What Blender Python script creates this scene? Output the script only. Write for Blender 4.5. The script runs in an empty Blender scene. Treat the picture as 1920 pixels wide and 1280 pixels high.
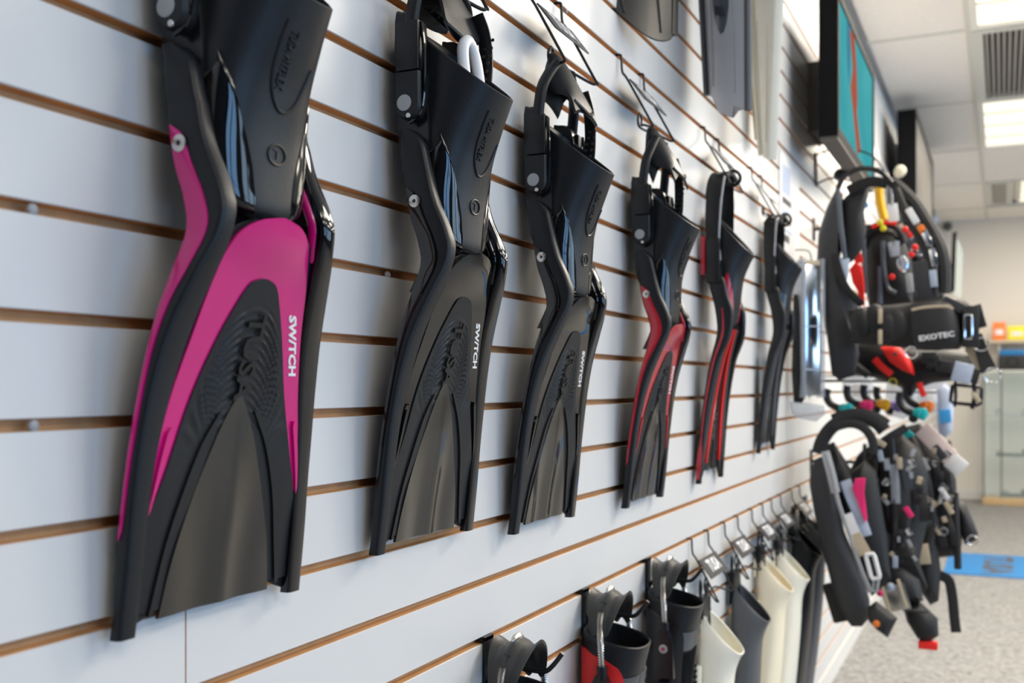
import bpy, bmesh, math, random
from mathutils import Vector, Matrix
random.seed(7)
C = bpy.context.scene.collection
SC = bpy.context.scene
PI = math.pi
# ------------------------------------------------------------------ camera, light, exposure
F, HX, HY = 1990.0, 1881.1, 722.3            # focal length in pixels, vanishing point of the slat wall
TH = math.atan((HX - 960) / F)
CD, CZ = 0.617, 1.17                          # camera distance from the wall, height
ct, st = math.cos(TH), math.sin(TH)
cam = bpy.data.cameras.new('camera')
cam.lens = F / 1920 * 36; cam.sensor_width = 36; cam.shift_y = (HY - 640) / 1920
cam.clip_start = .05
cam.dof.use_dof = True; cam.dof.focus_distance = 1.22; cam.dof.aperture_fstop = 5.8
co = bpy.data.objects.new('camera', cam); C.objects.link(co)
co.location = (CD, 0, CZ); co.rotation_euler = (PI / 2, 0, TH)
SC.camera = co
w = bpy.data.worlds.new('sky'); SC.world = w; w.use_nodes = True
w.node_tree.nodes['Background'].inputs[0].default_value = (.62, .78, 1, 1)
w.node_tree.nodes['Background'].inputs[1].default_value = 1.0
SC.view_settings.view_transform = 'Standard'; SC.view_settings.look = 'None'
SC.view_settings.gamma = 1; SC.view_settings.use_curve_mapping = False
SC.view_settings.exposure = -1.08
SC.cycles.use_denoising = True
SC.cycles.max_bounces = 8

RX, BY, FY, CH = 5.6, 11.9, -3.4, 2.87       # room: right wall, back wall, front wall, ceiling
WINS = [(-2.6, -1.0), (-.6, 1.0), (2.6, 4.2), (4.6, 6.2), (6.6, 8.2)]
WZ0, WZ1 = .75, 2.45
for i, (a, b) in enumerate(WINS):
    l = bpy.data.lights.new('window_daylight', 'AREA'); l.shape = 'RECTANGLE'
    l.size = WZ1 - WZ0; l.size_y = b - a; l.energy = 92 if a < 2 else 66; l.color = (.27, .56, 1) if a < 2 else (.50, .74, 1)
    lo = bpy.data.objects.new('window_daylight', l); C.objects.link(lo)
    lo.location = (RX - .02, (a + b) / 2, (WZ0 + WZ1) / 2); lo.rotation_euler = (0, PI / 2, 0)
LAMP, LAMPW = 2.0, 58.0                       # ceiling lamp diffuser glow and power of each lamp

# ------------------------------------------------------------------ materials
M = {}
def mat(name, col, rough=.5, metal=0, coat=0, var=.06, scale=60, bump=0.0, emit=None, es=0, trans=0, spec=.5, bscale=None, alpha=1):
    m = bpy.data.materials.new(name); m.use_nodes = True
    nt = m.node_tree; b = nt.nodes['Principled BSDF']
    tc = nt.nodes.new('ShaderNodeTexCoord')
    nz = nt.nodes.new('ShaderNodeTexNoise'); nz.inputs['Scale'].default_value = scale
    nz.inputs['Detail'].default_value = 3
    nt.links.new(tc.outputs['Object'], nz.inputs['Vector'])
    mx = nt.nodes.new('ShaderNodeMix'); mx.data_type = 'RGBA'
    lo = [max(0, c * (1 - var)) for c in col[:3]] + [1]; hi = [min(1, c * (1 + var)) for c in col[:3]] + [1]
    mx.inputs[6].default_value = lo; mx.inputs[7].default_value = hi
    nt.links.new(nz.outputs['Fac'], mx.inputs[0]); nt.links.new(mx.outputs[2], b.inputs['Base Color'])
    b.inputs['Roughness'].default_value = rough; b.inputs['Metallic'].default_value = metal
    b.inputs['Coat Weight'].default_value = coat; b.inputs['Coat Roughness'].default_value = .05
    b.inputs['Specular IOR Level'].default_value = spec
    b.inputs['Transmission Weight'].default_value = trans
    b.inputs['Alpha'].default_value = alpha
    if bump:
        n2 = nt.nodes.new('ShaderNodeTexNoise'); n2.inputs['Scale'].default_value = bscale or scale * 4
        nt.links.new(tc.outputs['Object'], n2.inputs['Vector'])
        bp = nt.nodes.new('ShaderNodeBump'); bp.inputs['Strength'].default_value = bump; bp.inputs['Distance'].default_value = .002
        nt.links.new(n2.outputs['Fac'], bp.inputs['Height']); nt.links.new(bp.outputs[0], b.inputs['Normal'])
    if emit:
        b.inputs['Emission Color'].default_value = (*emit, 1); b.inputs['Emission Strength'].default_value = es
    M[name] = m
    return m
mat('slat', (.70, .70, .70), .32, var=.015, scale=8, spec=.4)
mat('mdf', (.64, .37, .17), .75, var=.25, scale=40, bump=.2)
mat('paint', (.80, .79, .77), .7, var=.02, bump=.05)
mat('paint_back', (.76, .72, .66), .75, var=.02)
mat('wall_dim', (.05, .055, .06), .7, var=.05)
mat('tile', (.86, .82, .77), .9, var=.06, scale=30, bump=.25)
mat('tbar', (.62, .62, .57), .5, var=.02)
mat('lamp', (.9, .88, .8), .6, emit=(1, .90, .70), es=LAMP, var=.02)
mat('lampframe', (.8, .78, .72), .5)
mat('vent', (.33, .31, .28), .5, var=.05)
mat('dark_slot', (.03, .03, .03), .8)
mat('rubber', (.011, .0125, .0155), .40, var=.12, scale=90, bump=.06, spec=.32)
mat('rubber_dark', (.008, .0085, .010), .40, var=.12, bump=.05, spec=.38)
mat('rubber_grey', (.085, .09, .10), .5, var=.08, bump=.05)
mat('gloss', (.003, .003, .004), .06, coat=.3, var=.1, spec=.5)
mat('smoke', (.018, .016, .013), .12, coat=.25, var=.15, scale=25, spec=.6)
mat('smoke_dull', (.035, .033, .030), .34, coat=.05, var=.2, scale=20, spec=.4)
mat('rubber_lit', (.040, .041, .041), .42, var=.1, bump=.05, spec=.4)  # lighter rubber: light falling on the heel pads put into the colour
mat('satin', (.007, .0075, .009), .24, var=.1, spec=.45)
mat('pink', (.62, .004, .19), .22, coat=.35, var=.04)
mat('red', (.46, .008, .026), .22, coat=.4, var=.04)
mat('red_matte', (.66, .012, .012), .5, var=.05)
mat('steel', (.62, .60, .57), .25, metal=1, var=.06)
mat('chrome', (.85, .87, .9), .12, metal=1, var=.02)
mat('grey_plastic', (.36, .37, .39), .4)
mat('white_plastic', (.86, .86, .88), .35, var=.02)
mat('cream', (.88, .80, .61), .45, var=.03, scale=20)
mat('cream_pale', (.88, .85, .73), .45, var=.03, scale=20)
mat('wire', (.016, .017, .019), .35, metal=.3, var=.1)
mat('print_white', (.85, .85, .86), .5, var=.01)
mat('grey_blade', (.52, .53, .57), .35, var=.05, scale=12)
mat('plate_dark', (.03, .03, .032), .5)
mat('nylon', (.017, .017, .019), .62, var=.2, scale=120, bump=.3, bscale=700)
mat('nylon_soft', (.030, .031, .036), .6, var=.2, scale=60, bump=.25, bscale=600)
mat('nylon_deep', (.006, .006, .007), .6, var=.2, scale=90, bump=.2)
mat('webbing', (.018, .018, .02), .6, var=.25, scale=200, bump=.3)
mat('hose', (.07, .085, .115), .35, var=.1)
mat('hose_black', (.012, .012, .014), .35)
mat('fabric_red', (.92, .020, .014), .5, var=.08, scale=80, bump=.2)
mat('fabric_pink', (.85, .02, .17), .5, var=.06)
mat('lining', (.42, .50, .62), .5, var=.1)
mat('yellow', (.90, .48, .01), .4)
mat('yellow_bright', (.85, .75, .02), .4)
mat('blue_clip', (.05, .35, .75), .4)
mat('teal', (.01, .48, .50), .35)
mat('orange', (.9, .22, .03), .4)
mat('purple', (.25, .16, .5), .4)
mat('clear_bag', (.60, .66, .75), .12, var=.2, scale=30, spec=.8, alpha=.45)
mat('paper', (.80, .80, .81), .6, var=.02)
mat('paper_pink', (.82, .66, .62), .55, var=.05, scale=30)
mat('paper_blue', (.50, .58, .74), .6, var=.2, scale=40)
mat('ink', (.05, .05, .06), .6)
mat('khaki', (.55, .46, .33), .6)
mat('tvblack', (.008, .008, .009), .7, spec=.08)
mat('tvgrey', (.14, .13, .12), .7, spec=.08)
mat('tvdark', (.09, .086, .08), .6, spec=.05)
mat('wood', (.55, .38, .19), .5, var=.15, scale=15)
mat('mat_blue', (.004, .16, .42), .6, var=.05)
mat('case_glass', (.60, .72, .70), .05, var=.02, spec=.4, alpha=.2)
mat('skirting', (.72, .71, .69), .5)
def screen_mat():
    m = bpy.data.materials.new('screen'); m.use_nodes = True; nt = m.node_tree; b = nt.nodes['Principled BSDF']
    tc = nt.nodes.new('ShaderNodeTexCoord'); nz = nt.nodes.new('ShaderNodeTexNoise'); nz.inputs['Scale'].default_value = 3
    nt.links.new(tc.outputs['Object'], nz.inputs['Vector'])
    r = nt.nodes.new('ShaderNodeValToRGB'); e = r.color_ramp.elements
    e[0].position = .3; e[0].color = (.05, .37, .42, 1); e[1].position = .7; e[1].color = (.09, .46, .48, 1)
    nt.links.new(nz.outputs['Fac'], r.inputs[0])
    em = nt.nodes.new('ShaderNodeEmission'); em.inputs[1].default_value = 1.9; nt.nodes.remove(b)
    nt.links.new(r.outputs[0], em.inputs[0]); nt.links.new(em.outputs[0], nt.nodes['Material Output'].inputs[0])
    M['screen'] = m
screen_mat()
mat('screen_red', (.01, .01, .01), .9, spec=0, emit=(.50, .10, .05), es=1.6)
mat('screen_blue', (.01, .01, .01), .9, spec=0, emit=(.05, .22, .40), es=1.6)
def floor_mat():
    m = bpy.data.materials.new('floor_speckle'); m.use_nodes = True; nt = m.node_tree; b = nt.nodes['Principled BSDF']
    tc = nt.nodes.new('ShaderNodeTexCoord')
    v = nt.nodes.new('ShaderNodeTexVoronoi'); v.inputs['Scale'].default_value = 55
    nz = nt.nodes.new('ShaderNodeTexNoise'); nz.inputs['Scale'].default_value = 38; nz.inputs['Detail'].default_value = 4
    for x in (v, nz): nt.links.new(tc.outputs['Object'], x.inputs['Vector'])
    r = nt.nodes.new('ShaderNodeValToRGB'); e = r.color_ramp.elements
    e[0].position = .38; e[0].color = (.05, .043, .032, 1); e[1].position = .58; e[1].color = (.165, .142, .108, 1)
    nt.links.new(nz.outputs['Fac'], r.inputs[0])
    mx = nt.nodes.new('ShaderNodeMix'); mx.data_type = 'RGBA'; mx.inputs[0].default_value = .17
    nt.links.new(r.outputs[0], mx.inputs[6]); nt.links.new(v.outputs['Color'], mx.inputs[7])
    hs = nt.nodes.new('ShaderNodeHueSaturation'); hs.inputs['Saturation'].default_value = .12
    nt.links.new(mx.outputs[2], hs.inputs['Color']); nt.links.new(hs.outputs[0], b.inputs['Base Color'])
    b.inputs['Roughness'].default_value = .55
    M['floor'] = m
floor_mat()

# ------------------------------------------------------------------ helpers
def at(px, py, Y):
    """point of the room seen at photo pixel (px,py) on the plane at distance Y along the wall"""
    k = (px - 960) / F
    d = Vector((-st + ct * k, ct + st * k, (HY - py) / F))
    return Vector((CD, 0, CZ)) + d * (Y / d.y)
def atX(px, py, X):
    k = (px - 960) / F
    d = Vector((-st + ct * k, ct + st * k, (HY - py) / F))
    return Vector((CD, 0, CZ)) + d * ((X - CD) / d.x)
def cr(xs, ys, x):
    """smooth interpolation of a table (xs rising or falling)"""
    if xs[0] > xs[-1]: xs = xs[::-1]; ys = ys[::-1]
    n = len(xs)
    if x <= xs[0]: return ys[0]
    if x >= xs[-1]: return ys[-1]
    i = 0
    while x > xs[i + 1]: i += 1
    h = xs[i + 1] - xs[i]; t = (x - xs[i]) / h
    def sl(j):
        if j == 0: return (ys[1] - ys[0]) / (xs[1] - xs[0])
        if j == n - 1: return (ys[-1] - ys[-2]) / (xs[-1] - xs[-2])
        a = (ys[j] - ys[j - 1]) / (xs[j] - xs[j - 1]); b = (ys[j + 1] - ys[j]) / (xs[j + 1] - xs[j])
        return 0 if a * b <= 0 else 2 * a * b / (a + b)
    m0, m1 = sl(i) * h, sl(i + 1) * h
    return ys[i] * (2*t**3 - 3*t*t + 1) + m0 * (t**3 - 2*t*t + t) + ys[i+1] * (-2*t**3 + 3*t*t) + m1 * (t**3 - t*t)
def mesh(name, vs, fs, m, parent=None, smooth=True, loc=None, fix=True, idx=None):
    me = bpy.data.meshes.new(name); me.from_pydata([tuple(v) for v in vs], [], fs)
    ms = m if isinstance(m, (list, tuple)) else [m]
    for x in ms: me.materials.append(M[x])
    if fix:
        bm = bmesh.new(); bm.from_mesh(me)
        bmesh.ops.recalc_face_normals(bm, faces=bm.faces); bm.to_mesh(me); bm.free()
    if idx:
        for p, k in zip(me.polygons, idx): p.material_index = k
    if smooth:
        me.polygons.foreach_set('use_smooth', [True] * len(me.polygons))
        me.set_sharp_from_angle(angle=math.radians(40))
    o = bpy.data.objects.new(name, me); C.objects.link(o)
    if parent: o.parent = parent
    if loc is not None: o.location = loc
    return o
def thing(name, label, cat, loc=(0, 0, 0), rz=0, group=None, rot=None, scale=1):
    o = bpy.data.objects.new(name, None); C.objects.link(o); o.empty_display_size = .05
    o.location = loc; o.rotation_euler = rot or (0, 0, rz); o.scale = (scale,) * 3
    o['label'] = label; o['category'] = cat
    if group: o['group'] = group
    return o
def tag(o, label, cat, group=None, kind=None):
    o['label'] = label; o['category'] = cat
    if group: o['group'] = group
    if kind: o['kind'] = kind
    return o
def struct(o):
    o['kind'] = 'structure'; return o
def loft(rings, closed=True, cap0=True, cap1=True):
    n = len(rings[0]); vs = [p for r in rings for p in r]; fs = []
    for i in range(len(rings) - 1):
        for j in range(n if closed else n - 1):
            k = (j + 1) % n
            fs.append((i*n + j, i*n + k, (i+1)*n + k, (i+1)*n + j))
    if closed and cap0: fs.append(tuple(range(n))[::-1])
    if closed and cap1: fs.append(tuple((len(rings)-1)*n + j for j in range(n)))
    return vs, fs
def join(*parts):
    vs, fs = [], []
    for v, f in parts:
        o = len(vs); vs += list(v); fs += [tuple(i + o for i in q) for q in f]
    return vs, fs
def spline(pts, n=6, closed=False):
    P = [Vector(p) for p in pts]; N = len(P); out = []
    for i in range(N if closed else N - 1):
        if closed: a, b, c, d = P[i-1], P[i], P[(i+1) % N], P[(i+2) % N]
        else: a, b, c, d = P[max(i-1, 0)], P[i], P[i+1], P[min(i+2, N-1)]
        for k in range(n):
            t = k / n
            out.append(.5 * ((2*b) + (c-a)*t + (2*a-5*b+4*c-d)*t*t + (3*b-a-3*c+d)*t**3))
    if not closed: out.append(P[-1])
    return out
def tube(pts, r, seg=8, rb=None, up=None, closed=False, sq=False):
    """tube along pts; r radius or list; rb second radius (flat band) with side direction 'up'"""
    P = [Vector(p) for p in pts]; n = len(P); rings = []; nrm = None
    for i in range(n):
        if closed: t = (P[(i+1) % n] - P[i-1])
        else: t = P[min(i+1, n-1)] - P[max(i-1, 0)]
        t.normalize()
        if up is not None: nrm = Vector(up) - t * t.dot(Vector(up))
        elif nrm is None: nrm = t.orthogonal()
        else: nrm = nrm - t * t.dot(nrm)
        if nrm.length < 1e-6: nrm = t.orthogonal()
        nrm.normalize(); b = t.cross(nrm)
        ra = r[i] if isinstance(r, (list, tuple)) else r
        rr = ra if rb is None else (rb[i] if isinstance(rb, (list, tuple)) else rb)
        ring = []
        for k in range(seg):
            a = 2*PI*(k + .5)/seg; ca, sa = math.cos(a), math.sin(a)
            if sq:
                e = .35
                ca = math.copysign(abs(ca)**e, ca); sa = math.copysign(abs(sa)**e, sa)
            ring.append(P[i] + nrm*ca*ra + b*sa*rr)
        rings.append(ring)
    if closed: rings.append(rings[0])
    return loft(rings, True, not closed, not closed)
def boxm(x0, x1, y0, y1, z0, z1, bev=0, seg=2):
    bm = bmesh.new(); bmesh.ops.create_cube(bm, size=1)
    for v in bm.verts:
        v.co = Vector((x0 + (v.co.x+.5)*(x1-x0), y0 + (v.co.y+.5)*(y1-y0), z0 + (v.co.z+.5)*(z1-z0)))
    if bev: bmesh.ops.bevel(bm, geom=bm.edges[:], offset=bev, segments=seg, affect='EDGES', profile=.6)
    bm.verts.index_update()
    r = ([v.co.copy() for v in bm.verts], [tuple(v.index for v in f.verts) for f in bm.faces]); bm.free()
    return r
def box(name, m, x0, x1, y0, y1, z0, z1, parent=None, bev=0, smooth=None):
    v, f = boxm(x0, x1, y0, y1, z0, z1, bev)
    return mesh(name, v, f, m, parent, smooth=bool(bev) if smooth is None else smooth)
def xf(vf, mtx):
    return [mtx @ Vector(v) for v in vf[0]], vf[1]
def frame(o, r, u):
    r = Vector(r).normalized(); u = Vector(u); u = (u - r*r.dot(u)).normalized(); n = r.cross(u)
    m = Matrix.Identity(4)
    for i in range(3): m[i][0], m[i][1], m[i][2], m[i][3] = r[i], u[i], n[i], o[i]
    return m
def disc(c, axis, r, h, seg=16, dome=.0):
    a = Vector(axis).normalized(); p = a.orthogonal().normalized(); q = a.cross(p); c = Vector(c)
    rings = []
    for rr, hh in ((r, 0), (r, h*.7), (r*.85, h), (r*.3, h + dome)):
        rings.append([c + a*hh + (p*math.cos(2*PI*k/seg) + q*math.sin(2*PI*k/seg))*rr for k in range(seg)])
    return loft(rings)
def torus(c, axis, R, r, seg=24, s2=8, sx=1, side=None):
    a = Vector(axis).normalized(); p = (Vector(side) if side else a.orthogonal()).normalized(); q = a.cross(p)
    return tube([Vector(c) + p*math.cos(2*PI*k/seg)*R*sx + q*math.sin(2*PI*k/seg)*R for k in range(seg)], r, s2, closed=True)
def pillow(out, th, back=None, n=5, bulge=1):
    """puffed panel: outline of 3D points, thickness th towards -Y, back depth towards +Y"""
    P = [Vector(p) for p in out]; c = sum(P, Vector()) / len(P)
    back = th*.4 if back is None else back; rings = []
    sc = [0.02] + [.35, .6, .8, .93, 1.0]
    for s in sc: rings.append([c + (p-c)*s + Vector((0, -th*(1-s**2.6)**.6*bulge, 0)) for p in P])
    for s in sc[::-1]: rings.append([c + (p-c)*s*.99 + Vector((0, .004 + back*(1-s**2.6)**.6, 0)) for p in P])
    return loft(rings)
_txt = {}
def text_mesh(s, size, bold=0.0):
    cu = bpy.data.curves.new('t', 'FONT'); cu.body = s; cu.size = size; cu.offset = bold; cu.resolution_u = 2
    cu.align_x = 'CENTER'; cu.align_y = 'CENTER'
    o = bpy.data.objects.new('t', cu); C.objects.link(o)
    dg = bpy.context.evaluated_depsgraph_get(); me = bpy.data.meshes.new_from_object(o.evaluated_get(dg))
    v = [x.co.copy() for x in me.vertices]; f = [tuple(p.vertices) for p in me.polygons]
    bpy.data.objects.remove(o); bpy.data.curves.remove(cu); bpy.data.meshes.remove(me)
    return v, f
def text(name, s, size, fn, m, parent, h=.0006, bold=0.0, sx=1.0, lab=None):
    v, f = text_mesh(s, size, bold)
    n = len(v); vs = [fn(p.x*sx, p.y, h) for p in v] + [fn(p.x*sx, p.y, -.0004) for p in v]
    ed = {}
    for q in f:
        for a, b in zip(q, q[1:] + q[:1]):
            ed[(a, b)] = 1
    fs = list(f) + [(b, a, a+n, b+n) for (a, b) in ed if (b, a) not in ed]
    o = mesh(name, vs, fs, m, parent, smooth=False, fix=False)
    if lab: o['label'] = lab
    return o

# ------------------------------------------------------------------ room shell
floor = struct(mesh('floor', [(-.05, FY, 0), (RX, FY, 0), (RX, BY, 0), (-.05, BY, 0)], [(0, 1, 2, 3)], 'floor', smooth=False))
PIT = .0762; Z0 = CZ - .3327                       # groove n at Z0 + n*PIT
wall = struct(box('wall_left', 'paint', -.12, -.022, FY, BY, 0, CH))
TOPN = 21
box('backing_board', 'mdf', -.022, -.0125, -1.2, BY - .01, .055, Z0 + TOPN*PIT, wall)
lower_s = [-1.2, .687, 3.614, 6.54, 9.47, BY - .01]; upper_s = [-1.2, .326, 3.256, 6.19, 9.12, BY - .01]
slat_cache = {}
for n in range(-10, TOPN):
    ss = lower_s if n < 4 else upper_s
    for a, b in zip(ss, ss[1:]):
        L = b - a - .0016
        key = round(L, 4)
        if key not in slat_cache:
            h = (PIT - .0088) / 2; e = .0008; x0 = -.0125
            prof = [(x0, -h), (-.0012, -h), (0, -h + e), (0, h - e), (-.0012, h), (x0, h)]
            vs = [(x, y, z) for y in (-L/2, L/2) for (x, z) in prof]
            fs = [(i, (i+1) % 6, 6 + (i+1) % 6, 6 + i) for i in range(6)] + [(0, 1, 2, 3, 4, 5), (6, 7, 8, 9, 10, 11)]
            o = mesh('slat', vs, fs, ['slat', 'mdf'], wall, smooth=False)
            for p in o.data.polygons:
                p.material_index = 0 if (p.normal.x > .5) else 1
            slat_cache[key] = o
            first = True
        else:
            o = slat_cache[key].copy(); C.objects.link(o); o.parent = wall
        o.location = (0, (a+b)/2, Z0 + n*PIT + PIT/2)
struct(box('baseboard_left', 'skirting', -.022, .004, -1.2, BY, 0, .075))
for px, py in ((58, 393), (60, 798), (725, 516), (1060, 20)):
    p = atX(px, py, -.004); v, f = disc(p, (1, 0, 0), .0045, .003, 12, .001); mesh('screw', v, f, 'grey_plastic', wall)
struct(box('wall_back', 'paint_back', -.12, RX + .1, BY, BY + .1, 0, CH))
struct(box('baseboard_back', 'skirting', 0, RX, BY - .015, BY, 0, .1))
struct(box('wall_front', 'wall_dim', -.12, RX + .1, FY - .1, FY, 0, CH))
# window wall on the right with its openings
wr = struct(thing('wall_right', '', '')) ; del wr['label']; del wr['category']
v, f = [], []
parts = [boxm(RX, RX+.1, FY, BY, 0, WZ0), boxm(RX, RX+.1, FY, BY, WZ1, CH)]
ys = [FY] + [y for ab in WINS for y in ab] + [BY]
for a, b in zip(ys[::2], ys[1::2]): parts.append(boxm(RX, RX+.1, a, b, WZ0, WZ1))
v, f = join(*parts); mesh('wall_panel', v, f, 'wall_dim', wr, smooth=False)
for i, (a, b) in enumerate(WINS):
    fr = join(boxm(RX-.06, RX-.03, a, b, WZ0-.04, WZ0), boxm(RX-.06, RX-.03, a, b, WZ1, WZ1+.04), boxm(RX-.06, RX-.03, (a+b)/2-.03, (a+b)/2+.03, WZ0, WZ1),
              boxm(RX-.06, RX-.03, a-.04, a, WZ0-.04, WZ1+.04), boxm(RX-.06, RX-.03, b, b+.04, WZ0-.04, WZ1+.04), boxm(RX-.06, RX-.03, a, b, 1.55, 1.59))
    struct(mesh('window_%d' % (i+1), fr[0], fr[1], 'tvblack', smooth=False))
# suspended ceiling: tiles, bars, lamps, vents
ceil = struct(box('ceiling', 'paint', -.12, RX + .1, FY, BY, CH + .06, CH + .12))
XS = [0] + [.465 + .7*k for k in range(8)]; XS = [x for x in XS if x < RX - .1] + [RX]
YS = [5.52 + 1.4*k for k in range(-6, 5)]; YS = [FY] + [y for y in YS if FY + .2 < y < BY - .1] + [BY]
lampcells = {(2, 2.72), (1, 5.52-1.4), (1, 6.92), (3, 4.12), (3, 6.92), (5, 4.12), (5, 6.92), (3, 1.32), (5, 1.32), (3, -1.48), (5, -1.48), (3, 9.72), (5, 9.72)}  # first cell is an unseen lamp, added to brighten the upper slat wall
ventcells = {(1, 5.52)}
tcache = {}
def lamp(x0, x1, y0, y1, label):
    t = thing('ceiling_light', label, 'light', ((x0+x1)/2, (y0+y1)/2, CH), group='ceiling lights')
    hx, hy = (x1-x0)/2 - .012, (y1-y0)/2 - .012; b = .03
    v, f = join(boxm(-hx, -hx+b, -hy, hy, -.01, .03), boxm(hx-b, hx, -hy, hy, -.01, .03), boxm(-hx+b, hx-b, -hy, -hy+b, -.01, .03), boxm(-hx+b, hx-b, hy-b, hy, -.01, .03))
    mesh('frame', v, f, 'lampframe', t, smooth=False)
    box('diffuser', 'lamp', -hx+b, hx-b, -hy+b, hy-b, .004, .012, t)
    for k in (-1, 0, 1): box('louver', 'lampframe', -hx+b, hx-b, k*hy*.5-.005, k*hy*.5+.005, -.006, .004, t)
    box('louver', 'lampframe', -.005, .005, -hy+b, hy-b, -.0065, .0035, t)
    l = bpy.data.lights.new('lamp_light', 'AREA'); l.shape = 'RECTANGLE'; l.size = 2*hx - .08; l.size_y = 2*hy - .08
    l.energy = LAMPW * (2*hx*2*hy)/.8 * (2.0 if x0 < 1 else 1.6 if x0 < 1.5 else .85) * (.65 if y0 > 8 else 1); l.color = (1, .90, .76); lo = bpy.data.objects.new('lamp_light', l); C.objects.link(lo); lo.parent = t; lo.location = (0, 0, -.015)
    return t
def vent(x0, x1, y0, y1, label, n=22):
    t = thing('ceiling_vent', label, 'vent', ((x0+x1)/2, (y0+y1)/2, CH), group='ceiling air vents')
    hx, hy = (x1-x0)/2 - .012, (y1-y0)/2 - .012; b = .05
    v, f = join(boxm(-hx, -hx+b, -hy, hy, -.012, .02), boxm(hx-b, hx, -hy, hy, -.012, .02), boxm(-hx+b, hx-b, -hy, -hy+b, -.012, .02), boxm(-hx+b, hx-b, hy-b, hy, -.012, .02))
    mesh('frame', v, f, 'tbar', t, smooth=False)
    box('backing', 'dark_slot', -hx+b, hx-b, -hy+b, hy-b, .02, .03, t)
    W = 2*(hx-b)
    s0 = None
    for k in range(n):
        x = -hx + b + W*(k+.5)/n
        if s0 is None:
            v, f = boxm(-.004, .009, -hy+b, hy-b, -.006, .018); s0 = mesh('slat', v, f, 'vent', t, smooth=False); o = s0
        else:
            o = s0.copy(); C.objects.link(o); o.parent = t
        o.location.x = x
    return t
for i in range(len(XS)-1):
    for j in range(len(YS)-1):
        x0, x1, y0, y1 = XS[i], XS[i+1], YS[j], YS[j+1]
        key = (i, round(y0, 2))
        if any(abs(key[1]-round(l[1], 2)) < .02 and l[0] == i for l in lampcells):
            nm = {(1, 4.12): 'bright warm ceiling light panel in front of the large air vent', (1, 6.92): 'warm louvred ceiling light panel just beyond the large air vent'}
            lamp(x0, x1, y0, y1, nm.get((i, round(y0, 2)), 'unseen warm ceiling light panel outside the picture')); continue
        if any(abs(key[1]-round(l[1], 2)) < .02 and l[0] == i for l in ventcells):
            vent(x0, x1, y0, y1, 'large grey louvred air vent in the ceiling between two lit panels'); continue
        if i == 1 and abs(y0 - 9.72) < .02:
            vent(x0, x0+.24, y0, y1-.2, 'small grey louvred ceiling vent near the far wall', 8)
            lamp(x0+.25, x1, y0, y1-.2, 'warm lit narrow ceiling light beside the small far vent'); continue
        kk = (round(x1-x0, 3), round(y1-y0, 3))
        if kk not in tcache:
            hx, hy = (x1-x0)/2 - .012, (y1-y0)/2 - .012
            v, f = boxm(-hx, hx, -hy, hy, 0, .02); o = mesh('ceiling_tile', v, f, 'tile', ceil, smooth=False); tcache[kk] = o
        else:
            o = tcache[kk].copy(); C.objects.link(o); o.parent = ceil
        o.location = ((x0+x1)/2, (y0+y1)/2, CH)
for x in XS[1:-1]: box('ceiling_bar', 'tbar', x-.0125, x+.0125, FY, BY, CH-.006, CH+.03, ceil)
for y in YS[1:-1]: box('ceiling_bar', 'tbar', 0, RX, y-.0125, y+.0125, CH-.005, CH+.03, ceil)
#FINS
# ------------------------------------------------------------------ hooks and swim fins
def gz(n): return Z0 + n*PIT
def wire_hook(y, n, label, sign=True, half=.064, group='wire display hooks', drop=.122):
    """two bent wires from one groove with a small sign plate between them"""
    t = thing('wire_hook', label, 'hook', (0, y, gz(n)), group=group)
    r = .0022
    for s in (-1, 1):
        pts = [(-.006, s*half, .001), (.004, s*half, .001), (.006, s*half, -.006), (.008, s*half, -.03), (.018, s*half, -.045), (.060, s*half, -drop),
               (.063, s*half, -drop-.006), (.058, s*half*.92, -drop-.008), (.04, s*half*.55, -drop+.002), (.034, s*half*.35, -drop+.006), (.030, s*.012, -drop+.004)]
        if s < 0:
            pts = pts[:-1] + [(.032, -.03, -drop+.004), (.030, -.022, -drop+.016), (.03, -.034, -drop+.024), (.03, -.044, -drop+.012), (.03, -.036, -drop), (.03, 0, -drop+.001), (.03, .02, -drop+.004)]
        v, f = tube(spline(pts, 4), r, 8); mesh('wire', v, f, 'wire', t)
    v, f = tube([(.0605, -half, -drop+.0005), (.0605, half, -drop+.0005)], .0001, 4)
    a, b = Vector((.021, 0, -.047)), Vector((.047, 0, -.082))
    d = (b-a).normalized(); nrm = Vector((-d.z, 0, d.x))
    if nrm.x < 0: nrm = -nrm
    fm = frame((a+b)/2 + nrm*.0022, (0, 1, 0), -d)
    v, f = xf(boxm(-half-.002, half+.002, -.024, .024, -.0012, .0012, .0008, 1), fm)
    p = mesh('sign_plate', v, f, 'plate_dark', t)
    if sign:
        def fn(x, y2, h): return fm @ Vector((x, y2, .0012 + h))
        text('lettering', 'TUSA', .040, fn, 'print_white', p, bold=.0012, sx=.85)
    return t

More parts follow.
